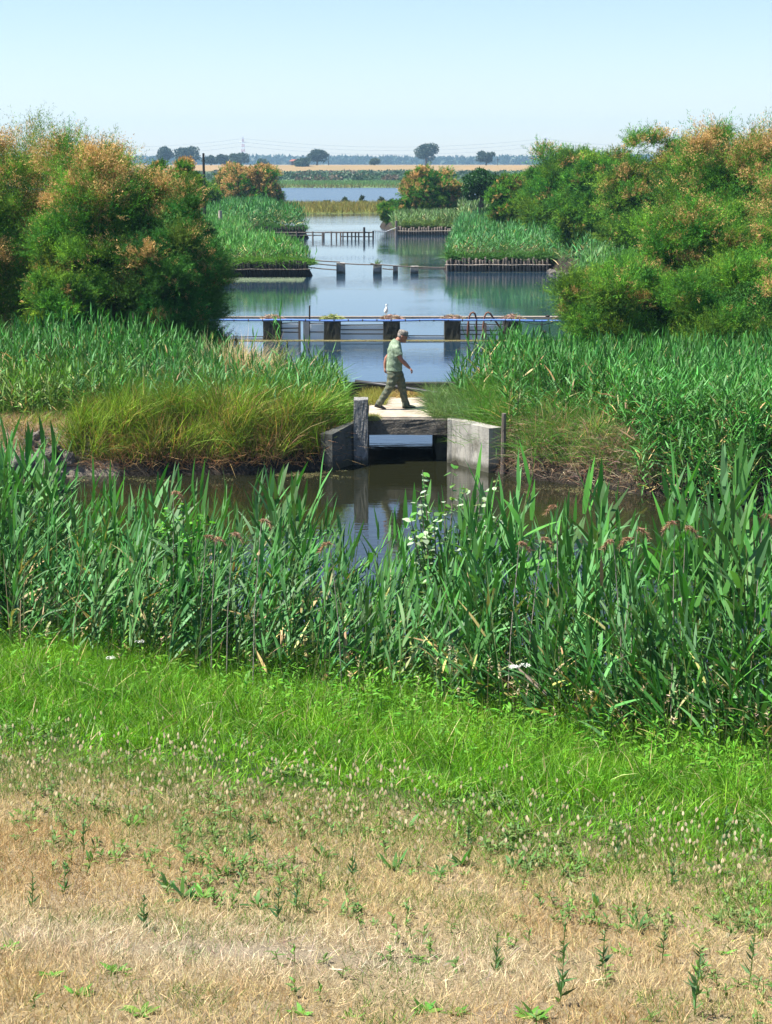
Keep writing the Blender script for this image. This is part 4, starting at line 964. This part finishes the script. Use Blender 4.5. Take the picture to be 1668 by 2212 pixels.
# stakes in the basin
z0 = zat(757, 52)
tt = empty('broken_stakes', (at(513, 53, 0), 53, 0), 'black broken stake pair leaning together in the water', 'stakes')
MB().tube([(0, 0, -.3), (.02, 0, .3), (-.02, 0, zat(731, 53))], [.05, .045, .04], 7, wob=.15).build('stake', M['wood_dark'], tt)
MB().tube([(-.04, 0, zat(731, 53)), (.12, .02, .2), (.2, .03, -.3)], [.05, .045, .04], 7, wob=.15).build('stake', M['wood_dark'], tt)
stake(620, 736, 752, 54, .035, 'single short dark stake standing in the basin', 'wood_dark', .02)
stake(1170, 692, 752, 58, .016, 'thin dark rod with a bird shaped knot by the right tamarisk', 'wood_dark', .0)
tag(MB().tube([(X(1150), 58, zat(737, 58)), (X(1185), 58, zat(738, 58))], .02, 6).ball((X(1167), 58, zat(718, 58)), (.09, .05, .07), 2).ball((X(1174), 58, zat(683, 58)), (.08, .05, .04), 2).build('rod_fittings', M['wood_dark']), 'dark floats tied to the thin rod near the right tamarisk', 'float')
tag(MB().tube([(X(1125), YS - .1, zp - .03), (X(1150), YS - .15, zp - .12), (X(1175), YS - .15, zp - .14), (X(1210), YS - .1, zp - .02)], .013, 6).build('cable', M['black'], smooth=True), 'thin black cable sagging under the blue pipe end', 'cable')

# egret
px0 = X(834); zt = zat(689, YS + .9)
t3 = empty('egret', (px0, YS + .95, zr + .03), 'white egret standing on the gangway beside the middle pillar', 'bird')
mb = MB()
mb.loft([((.0, 0, .10), (.03, 0, 0), (0, .03, 0)), ((-.01, 0, .14), (.06, 0, 0), (0, .05, 0)), ((-.0, 0, .2), (.075, 0, 0), (0, .06, 0)), ((.01, 0, .27), (.05, 0, 0), (0, .045, 0)), ((.025, 0, .32), (.028, 0, 0), (0, .026, 0)), ((.01, 0, .37), (.022, 0, 0), (0, .02, 0)), ((.005, 0, .405), (.026, 0, 0), (0, .022, 0)), ((.02, 0, .43), (.018, 0, 0), (0, .016, 0))], 12)
mb.build('body', M['white'], t3, True)
MB().tube([(.02, 0, .41), (.1, 0, .395)], [.012, .002], 6).build('bill', M['beak'], t3)
for s_ in (-.02, .02): MB().tube([(0, s_, .12), (0, s_, 0), (.03, s_, 0)], .006, 5).build('leg', M['beak'], t3)

# ------------------------------------------------------------------ broken fence on concrete stubs (96 m)
YB = 95.5
SL = ['largest square concrete stub, leftmost in the broken fence', 'concrete stub with a small plant on its top', 'tiny concrete stub between two larger ones', 'low flat concrete stub nearest the right revetment']
for i, (a, b, yt, yb) in enumerate(((727, 746, 568, 590), (806, 825, 571, 588), (849, 860, 575, 587), (887, 904, 575, 586))):
    x0, x1 = at(a, YB), at(b, YB)
    tag(MB().box(x0, x1, YB, YB + .5, -.4, zat(yt, YB), .015, .02).build('concrete_stub', M['concrete']), SL[i], 'concrete stub')
g = Geo(); P = np.tile([at(815, YB), YB + .2, zat(571, YB)], (40, 1)); blades(g, P + R.normal(0, .06, (40, 3)) * [1, 1, 0], .35, .025, (.15, .25, .1), .5, .3)
tag(g.build('weed_tuft', M['grass']), 'tiny weed tuft growing on top of a concrete stub', 'weed')
t4 = empty('broken_rail_fence', (0, YB, 0), 'thin sagging timber rails running over the concrete stubs', 'fence')
for a, ya, b, yb in ((662, 561, 735, 566), (664, 567, 728, 574), (663, 577, 727, 583), (735, 569, 812, 572), (800, 570, 900, 577), (895, 576, 962, 578), (905, 580, 962, 581), (826, 580, 850, 582)):
    MB().tube([(at(a, YB), -.05, zat(ya, YB)), (at((a + b) / 2, YB), -.05, zat((ya + yb) / 2 + .6, YB)), (at(b, YB), -.05, zat(yb, YB))], .035, 6).build('rail', M['wood'], t4)
part2(MB().box(at(663, YB), at(728, YB), YB, YB + .01, .05, zat(566, YB)), 'net', 'mesh', t4) if False else None
# revetments of upright timbers
def revet(px0, px1, yt, yb, d, label, mat, n, rail='wood_pale', back='wood_dark'):
    x0, x1 = at(px0, d), at(px1, d)
    zt = zat(yt, d)
    tt = empty('timber_revetment', ((x0 + x1) / 2, d, 0), label, 'revetment')
    w = (x1 - x0) / n
    for i in range(n):
        xx = x0 + (i + .5) * w - (x0 + x1) / 2
        h = zt * random.uniform(.8, 1.16); r = w * random.uniform(.36, .45)
        lx = random.uniform(-.07, .07)
        MB().tube([(xx, 0, -.5), (xx + lx, 0, h - .03), (xx + lx, 0, h)], [r, r, r * .7], 8, wob=.06).build('post', M[mat], tt, True)
    MB().tube([(x0 - (x0 + x1) / 2 - .1 + (x1 - x0 + .2) * i / 8, -w * .55, zt * .52 + random.uniform(-.02, .02)) for i in range(9)], .035, 6).build('rail', M[rail], tt)
    MB().box(x0 - (x0 + x1) / 2, x1 - (x0 + x1) / 2, w * .4, w * .4 + .05, -.5, zt * .85).build('backing_board', M[back], tt)
revet(470, 666, 566, 597, 92.6, 'dark timber post revetment holding the long left reed bank', 'wood_dark', 34, 'wood')
revet(965, 1186, 559, 585, 97.6, 'brown timber post revetment with a pale rail, middle right', 'wood', 30)
revet(857, 981, 491, 507, 146.6, 'small far timber revetment on the right with a tall end post', 'wood', 22)
revet(568, 661, 491, 503, 139.8, 'far left dark timber revetment under the deep green reeds', 'wood_dark', 20, 'wood')
stake(856, 477, 508, 146, .12, 'tall square end post at the far right revetment', 'wood', 0)
# rubble shore right
for i, px in enumerate((1188, 1196, 1205, 1214, 1222, 1231, 1240)):
    d = 97 - i * .8; mb = MB().ball((0, 0, .02), (.2 + .1 * (i % 3), .2, .16 + .05 * (i % 2)), 2, .28)
    o = mb.build('rubble_stone', M['mudrock']); o.location = (at(px, d), d, 0); tag(o, 'grey rubble stone at the water edge beside the right revetment', 'stone', 'rubble stones on the right shore')
# far timber fence (140 m)
YQ = 139
t5 = empty('timber_fence', (0, YQ, 0), 'long low far timber fence standing across the channel', 'fence')
def q5(mb, nm, mt='wood'): return mb.build(nm, M[mt], t5)
for a, b, y_ in ((568, 662, 502), (568, 700, 508), (660, 808, 502), (702, 808, 501.3), (735, 806, 511)):
    q5(MB().tube([(at(a, YQ), 0, zat(y_, YQ)), (at(b, YQ), 0, zat(y_ + .6, YQ))], .045, 6), 'rail', 'wood')
for px, yt in ((641, 500), (676, 500), (697, 501), (716, 500), (727, 501), (736, 502), (741, 501), (751, 501), (760, 501), (768, 501), (775, 501), (787, 491), (797, 501), (806, 499), (700, 502)):
    r = .1 if px == 787 else .07
    q5(MB().tube([(at(px, YQ), -.05, -.4), (at(px, YQ), -.05, zat(yt, YQ))], r, 6), 'post', 'wood_dark' if px > 750 or px == 787 else 'wood')
# net hanging right of it
t6 = empty('fishing_net', (0, 143, 0), 'fine pale fishing net hung between fence end and far right revetment', 'net')
for k in range(14):
    a = 808 + k * 3.6; MB().tube([(at(a, 143), 0, 0), (at(a, 143), 0, zat(492 + abs(k - 7) * .3 + 4, 143))], .02, 4).build('cord', M['steel'], t6)
MB().tube([(at(806, 143), 0, zat(498, 143)), (at(832, 143), 0, zat(501, 143)), (at(856, 143), 0, zat(492, 143))], .03, 5).build('rope', M['steel'], t6)
# posts on the left bank
stake(477, 455, 478, 128, .14, 'short pale grey fence post on the left reed bank', 'wood_pale')
stake(504, 452, 462, 150, .22, 'white rounded stone post behind the left reeds', 'white')
stake(491, 450, 458, 150, .1, 'slim grey leaning post behind the left reeds', 'steel', -.2)
# wooden pole
t7 = empty('utility_pole', (at(443.5, 138), 138, .8), 'tall bare dark wooden pole above the left tamarisks', 'pole')
MB().tube([(0, 0, -.3), (0, 0, (zat(331, 138) - .8) * .5), (0, 0, zat(331, 138) - .8)], [.14, .11, .09], 8).build('shaft', M['wood_dark'], t7)

# ------------------------------------------------------------------ hut, pylons and wires
d = 945; x0 = at(629, d); zb = zat(358, d)
t8 = empty('hut', (at(636, d), d, zb), 'tiny dark hut with a red tiled roof on the levee', 'hut')
MB().box(-1.6, 1.6, -1.2, 1.2, 0, 2.4, 0, .05).build('wall', M['hutwall'], t8)
rf = MB(); rf.loft([((0, 0, 2.4), (3.0, 0, 0), (0, 2.2, 0)), ((0, 0, 3.5), (1.2, 0, 0), (0, .5, 0))], 4); 
rf.build('roof', M['brick'], t8)
MB().box(-.4, .5, -1.25, -1.21, 0, 1.9).build('door', M['wood'], t8)
for sx in (-2.0, 2.0): MB().tube([(sx, -1.4, 0), (sx, -1.4, 2.45)], .12, 6).build('porch_post', M['wood'], t8)
DP = 2900
def pylon(px, label):
    x = at(px, DP); H = zat(295, DP) - 2
    tt = empty('pylon', (x, DP, 2), label, 'pylon', 'power pylons behind the forest')
    def w(z): return 3.4 * (1 - z / H) ** 1.2 + .9
    zs = [H * k / 11 for k in range(12)]
    for band in (0, 1):
        mb = MB(); any_ = False
        for k in range(11):
            if k % 2 != band: continue
            z0_, z1_ = zs[k], zs[k + 1]; a, b = w(z0_), w(z1_)
            for sx, sy in ((1, 1), (1, -1), (-1, 1), (-1, -1)): mb.tube([(sx * a, sy * a, z0_), (sx * b, sy * b, z1_)], .34, 4)
            for sy in (1, -1):
                mb.tube([(-a, sy * a, z0_), (b, sy * b, z1_)], .22, 4); mb.tube([(a, sy * a, z0_), (-b, sy * b, z1_)], .22, 4)
            mb.tube([(-a, -a, z0_), (a, -a, z0_)], .22, 4)
        mb.build('lattice', M['pylon_w' if band == 0 else 'pylon_r'], tt)
    for zz, ww in ((H * .66, 5), (H * .8, 6.5), (H * .93, 4.5)):
        MB().tube([(-ww, 0, zz), (0, 0, zz + .8), (ww, 0, zz)], .28, 4).build('crossarm', M['pylon_w'], tt)
    return x, H
xp1, Hp = pylon(526, 'distant red and white lattice pylon left of the hut')
xp2, _ = pylon(1178, 'distant red and white lattice pylon above the right tamarisk')
for q, (zz, ww) in enumerate(((Hp * .66 + 2, 5), (Hp * .8 + 2, 6.5), (Hp * .93 + 2, 4.5))):
    span = xp2 - xp1
    tt = empty('power_line', (0, DP, 0), ['lowest sagging power cable between the distant pylons', 'middle sagging power cable between the distant pylons', 'highest sagging power cable between the distant pylons'][q], 'power cable')
    for a, b in ((xp1 - span * .8, xp1), (xp1, xp2), (xp2, xp2 + span * .8)):
        sag = 14
        pts = [(a + (b - a) * k / 20, 0, zz - sag * 4 * (k / 20) * (1 - k / 20)) for k in range(21)]
        MB().tube(pts, .17, 4).build('span', M['wire'], tt)
for px, yt, lab in ((710, 332, 'small dark mast right of the round topped levee tree'), (1075, 340, 'tiny mast right of the single round levee tree')):
    x = at(px, 1100); tt = empty('mast', (x, 1100, 1), lab, 'mast')
    MB().tube([(0, 0, 0), (0, 0, zat(yt, 1100) - 1)], [.3, .16], 5).build('shaft', M['wood_dark'], tt)
    MB().tube([(-1, 0, zat(yt + 5, 1100) - 1), (1, 0, zat(yt + 5, 1100) - 1)], .15, 4).build('crossarm', M['wood_dark'], tt)
# reed bird in flight
g = Geo()

# ------------------------------------------------------------------ the man
MX, MY, MZ = at(852.5, 36.3, .9), 36.35, .9
K = 1021.0
def J(zx, zy, y): return Vector(((zx - 700) / K, y, (1985 - zy) / K))
man = empty('person', (MX, MY, MZ), 'man in green camouflage t-shirt, trousers and peaked cap striding across the slab', 'person')
def limb(mb, pts, n=14):     # pts: (Vector, radius_inplane, radius_side)
    secs = []
    for i, (p, ra, rb) in enumerate(pts):
        tdir = (pts[min(i + 1, len(pts) - 1)][0] - pts[max(i - 1, 0)][0]).normalized()
        v = Vector((0, 1, 0)); u = tdir.cross(v).normalized(); v = u.cross(tdir).normalized()
        secs.append((p, u * ra, v * rb))
    mb.loft(secs, n); return mb
def remesh(mb, name, mat, vox, par, fold=0, fs=18, seed=1, smooth_it=6):
    o = mb.build(name, mat, None)
    md = o.modifiers.new('r', 'REMESH'); md.mode = 'VOXEL'; md.voxel_size = vox; md.use_smooth_shade = True
    ms = o.modifiers.new('s', 'SMOOTH'); ms.iterations = smooth_it; ms.factor = .5
    dg = bpy.context.evaluated_depsgraph_get()
    me = bpy.data.meshes.new_from_object(o.evaluated_get(dg))
    o.modifiers.clear(); o.data = me
    if fold:
        n = len(me.vertices); co = np.empty(n * 3); me.vertices.foreach_get('co', co); co = co.reshape(-1, 3)
        no = np.array([v.normal[:] for v in me.vertices])
        h = np.sin(co[:, 2] * fs + 3 * np.sin(co[:, 0] * 9 + seed) + 2 * np.sin(co[:, 1] * 11)) * .5 + (vnoise(co[:, 0] * 3 + co[:, 1] * 2, co[:, 2] * 3, .18, seed) - .5) * 1.6
        co += no * (h * fold)[:, None]
        me.vertices.foreach_set('co', co.ravel()); me.update()
    for p in me.polygons: p.use_smooth = True
    o.parent = par; return o
NR, FR = -.17, .17
b = MB()
# head (faces right and down)
hc = J(868, 395, 0); dn = Vector((-.17, 0, -.985)).normalized(); fw = Vector((.985, 0, -.17)).normalized(); sdv = Vector((0, 1, 0))
b.loft([(hc + dn * s_ * .125 + fw * o_, fw * a_, sdv * c_) for s_, o_, a_, c_ in ((-1.0, -.01, .035, .03), (-.88, -.008, .07, .058), (-.55, -.004, .094, .075), (-.1, 0, .098, .079), (.3, .008, .09, .072), (.62, .022, .072, .058), (.88, .035, .05, .042), (1.02, .04, .028, .025))], 18)
b.loft([(hc + fw * .085 + dn * -.01, dn * .02, sdv * .012), (hc + fw * .118 + dn * .028, dn * .016, sdv * .016), (hc + fw * .1 + dn * .042, dn * .008, sdv * .012)], 8)   # nose
b.ball(tuple(hc + fw * .09 + dn * .068), (.014, .024, .009), 2)     # lips
b.ball(tuple(hc + fw * .084 + dn * .108), (.022, .026, .02), 2)     # chin
b.ball(tuple(hc + fw * .088 + dn * -.028), (.013, .05, .011), 2)    # brow
for s_ in (-1, 1): b.loft([(hc - fw * .008 + sdv * s_ * .07 + dn * -.03, fw * .014, sdv * .01), (hc - fw * .012 + sdv * s_ * .085 + dn * 0, fw * .02, sdv * .009), (hc - fw * .004 + sdv * s_ * .076 + dn * .035, fw * .01, sdv * .009)], 8)
limb(b, [(J(720, 560, 0), .08, .1), (J(775, 490, 0), .066, .068), (J(830, 430, 0), .062, .062)])                 # neck
limb(b, [(J(700, 1150, 0), .1, .14), (J(700, 900, 0), .115, .15), (J(690, 650, 0), .11, .16), (J(720, 540, 0), .07, .13)])
near = [(J(735, 610, NR), .06, .055), (J(775, 720, NR - .03), .055, .05), (J(815, 830, NR - .04), .05, .046), (J(852, 890, NR - .045), .045, .042), (J(920, 960, NR - .04), .047, .043), (J(985, 1025, NR - .035), .036, .033), (J(1025, 1062, NR - .03), .027, .03)]
far = [(J(720, 610, FR), .058, .055), (J(650, 740, FR + .04), .052, .05), (J(560, 850, FR + .05), .046, .044), (J(520, 900, FR + .05), .042, .04), (J(500, 1000, FR + .05), .042, .038), (J(490, 1085, FR + .045), .03, .028), (J(487, 1120, FR + .045), .025, .027)]
limb(b, near); limb(b, far)
def hand(b, wr, dirv, curl, side):
    dirv = dirv.normalized(); lat = Vector((0, 1, 0)); nrmv = dirv.cross(lat).normalized() * curl
    b.loft([(wr, nrmv * .02, lat * .026), (wr + dirv * .035, nrmv * .019, lat * .037), (wr + dirv * .075, nrmv * .016, lat * .041), (wr + dirv * .09, nrmv * .012, lat * .038)], 12)
    for i, (o_, L_) in enumerate(((-.03, .07), (-.01, .08), (.01, .076), (.03, .06))):
        p0 = wr + dirv * .082 + lat * o_ * side
        p1 = p0 + (dirv * .8 + nrmv * .55).normalized() * L_ * .45
        p2 = p1 + (dirv * .1 + nrmv).normalized() * L_ * .33
        p3 = p2 + (-dirv * .6 + nrmv * .6).normalized() * L_ * .25
        b.tube([p0 - dirv * .015, p0, p1, p2, p3], [.0095, .0095, .009, .008, .0065], 8)
    t0_ = wr + dirv * .025 - lat * .028 * side
    b.tube([t0_, t0_ + dirv * .03 - lat * .014 * side + nrmv * .012, t0_ + dirv * .055 - lat * .008 * side + nrmv * .03, t0_ + dirv * .07 + nrmv * .042], [.013, .0115, .01, .008], 8)
hand(b, J(1022, 1060, NR - .03), Vector((.75, 0, -.75)), -1, 1)
hand(b, J(487, 1105, FR + .045), Vector((-.03, 0, -1)), 1, 1)
# legs inside the trousers
limb(b, [(J(690, 1150, -.09), .085, .085), (J(600, 1500, -.1), .06, .06), (J(360, 1880, -.1), .038, .038)])
limb(b, [(J(740, 1150, .09), .085, .085), (J(870, 1530, .1), .06, .06), (J(930, 1880, .1), .038, .038)])
remesh(b, 'body', M['skin'], .0055, man, smooth_it=2)
# trousers
b = MB()
limb(b, [(J(688, 1090, 0), .15, .165), (J(695, 1170, 0), .165, .178), (J(705, 1250, 0), .15, .175)], 20)
limb(b, [(J(672, 1180, -.085), .125, .1), (J(660, 1290, -.09), .122, .1), (J(625, 1400, -.095), .108, .092), (J(575, 1530, -.1), .088, .082), (J(500, 1650, -.1), .08, .076), (J(415, 1780, -.1), .074, .072), (J(340, 1885, -.1), .078, .07)], 18)
limb(b, [(J(760, 1190, .085), .115, .1), (J(810, 1320, .09), .108, .095), (J(850, 1450, .095), .096, .088), (J(880, 1570, .1), .084, .08), (J(900, 1700, .1), .076, .074), (J(930, 1820, .1), .076, .072), (J(960, 1930, .1), .085, .072)], 18)
b.box((560 - 700) / K, (665 - 700) / K, -.215, -.16, (1985 - 1500) / K, (1985 - 1350) / K, 0, .012)
remesh(b, 'trousers', M['trouser'], .009, man, .007, 55, 3)
# shirt
b = MB()
limb(b, [(J(690, 1145, 0), .17, .185), (J(692, 1060, 0), .172, .185), (J(700, 930, 0), .172, .19), (J(705, 800, 0), .165, .2), (J(705, 680, 0), .155, .21), (J(715, 590, 0), .13, .205), (J(735, 520, 0), .1, .15), (J(758, 478, 0), .078, .085)], 24)
limb(b, [(J(720, 575, NR + .05), .08, .06), (J(745, 640, NR - .01), .085, .07), (J(775, 730, NR - .03), .083, .07), (J(803, 790, NR - .04), .082, .07)], 16)
limb(b, [(J(710, 575, FR - .05), .08, .06), (J(690, 650, FR + .01), .08, .07), (J(640, 750, FR + .03), .078, .068), (J(605, 800, FR + .04), .075, .066)], 16)
remesh(b, 'shirt', M['shirt'], .009, man, .006, 38, 5)
# shoes
def shoe(ax, ay, bx, by, y):
    h = J(ax, ay, y); tt_ = J(bx, by, y); f_ = (tt_ - h).normalized(); up_ = Vector((-f_.z, 0, f_.x))
    if up_.z < 0: up_ = -up_
    L_ = (tt_ - h).length; secs = []
    for u_, hh, ww in ((0, .03, .025), (.06, .05, .034), (.25, .055, .038), (.42, .048, .04), (.62, .036, .045), (.85, .026, .044), (.97, .018, .03), (1.0, .008, .015)):
        secs.append((h + f_ * L_ * u_ + up_ * hh, up_ * hh, Vector((0, 1, 0)) * ww))
    MB().loft(secs, 14).build('shoe', M['shoe'], man, True)
shoe(255, 1925, 512, 1998, -.1); shoe(872, 1995, 1168, 1975, .1)
# cap
b = MB(); ct = hc - dn * .045 + fw * .004
cu = Vector((.95, 0, -.3)).normalized(); cn_ = Vector((.3, 0, .95)).normalized()
b.loft([(ct - cn_ * .015, cu * .108, sdv * .09), (ct + cn_ * .03, cu * .112, sdv * .094), (ct + cn_ * .065, cu * .104, sdv * .089), (ct + cn_ * .088, cu * .08, sdv * .07), (ct + cn_ * .094, cu * .02, sdv * .02)], 20)
b.loft([(ct + cu * .085 + cn_ * .0, cn_ * .01, sdv * .078), (ct + cu * .125 - cn_ * .012, cn_ * .008, sdv * .07), (ct + cu * .16 - cn_ * .03, cn_ * .006, sdv * .045), (ct + cu * .172 - cn_ * .038, cn_ * .004, sdv * .02)], 14)
remesh(b, 'cap', M['cap'], .006, man, smooth_it=2)
b = MB(); hh_ = hc - fw * .03
b.loft([(hh_ + dn * q, fw * a_, sdv * c_) for q, a_, c_ in ((-.06, .078, .077), (-.01, .077, .0815), (.02, .07, .076), (.035, .06, .06))], 18)
b.build('hair', M['hair'], man, True)

# ------------------------------------------------------------------ haze
mh, nt, out = newmat('pale_haze')
pv = N(nt, 'ShaderNodeVolumePrincipled', Density=.0002, Anisotropy=.2); pv.inputs['Color'].default_value = (.45, .75, 1, 1)
nt.links.new(pv.outputs[0], out.inputs['Volume'])
HAZE = True
if HAZE:
    tag(MB().box(-2450, 2450, -80, 3080, -2, 75).build('haze', mh), 'thin pale haze over the whole place', 'haze', kind='stuff')

# ------------------------------------------------------------------ light, sky, camera
SUN_EL = rad(60); sd_ = Vector((-1, -.14, 0)).normalized()
sdir = Vector((sd_.x * math.cos(SUN_EL), sd_.y * math.cos(SUN_EL), math.sin(SUN_EL)))
sl_ = bpy.data.lights.new('sun', 'SUN'); sl_.energy = 5.0; sl_.angle = rad(.5); sl_.color = (1, .95, .87)
so = bpy.data.objects.new('sun', sl_); col.objects.link(so); so.rotation_euler = sdir.to_track_quat('Z', 'Y').to_euler()
w = bpy.data.worlds.new('World'); sc.world = w; w.use_nodes = True
nt = w.node_tree; nt.nodes.clear()
sky = nt.nodes.new('ShaderNodeTexSky'); sky.sky_type = 'NISHITA'; sky.sun_disc = False
sky.sun_elevation = SUN_EL; sky.sun_rotation = math.atan2(sdir.x, sdir.y); sky.altitude = 0; sky.air_density = 1; sky.dust_density = .2; sky.ozone_density = 2
bg = nt.nodes.new('ShaderNodeBackground'); bg.inputs['Strength'].default_value = .065
wo = nt.nodes.new('ShaderNodeOutputWorld'); tn = nt.nodes.new('ShaderNodeMix'); tn.data_type = 'RGBA'; tn.blend_type = 'MULTIPLY'; tn.inputs[0].default_value = 1; tn.inputs[7].default_value = (.92, .93, 1.05, 1); nt.links.new(sky.outputs[0], tn.inputs[6]); nt.links.new(tn.outputs[2], bg.inputs[0]); nt.links.new(bg.outputs[0], wo.inputs[0])
cam = bpy.data.cameras.new('camera'); co_ = bpy.data.objects.new('camera', cam); col.objects.link(co_)
cam.sensor_fit = 'VERTICAL'; cam.sensor_height = 36; cam.lens = 60; cam.clip_start = .1; cam.clip_end = 12000
co_.location = (0, 0, CZ); co_.rotation_euler = (math.pi / 2 - PITCH, 0, 0); sc.camera = co_
sc.view_settings.view_transform = 'Standard'; sc.view_settings.look = 'None'; sc.view_settings.exposure = 1.36; sc.view_settings.gamma = 1
sc.cycles.max_bounces = 8; sc.cycles.transmission_bounces = 4; sc.cycles.diffuse_bounces = 2; sc.cycles.glossy_bounces = 3; sc.cycles.volume_bounces = 0
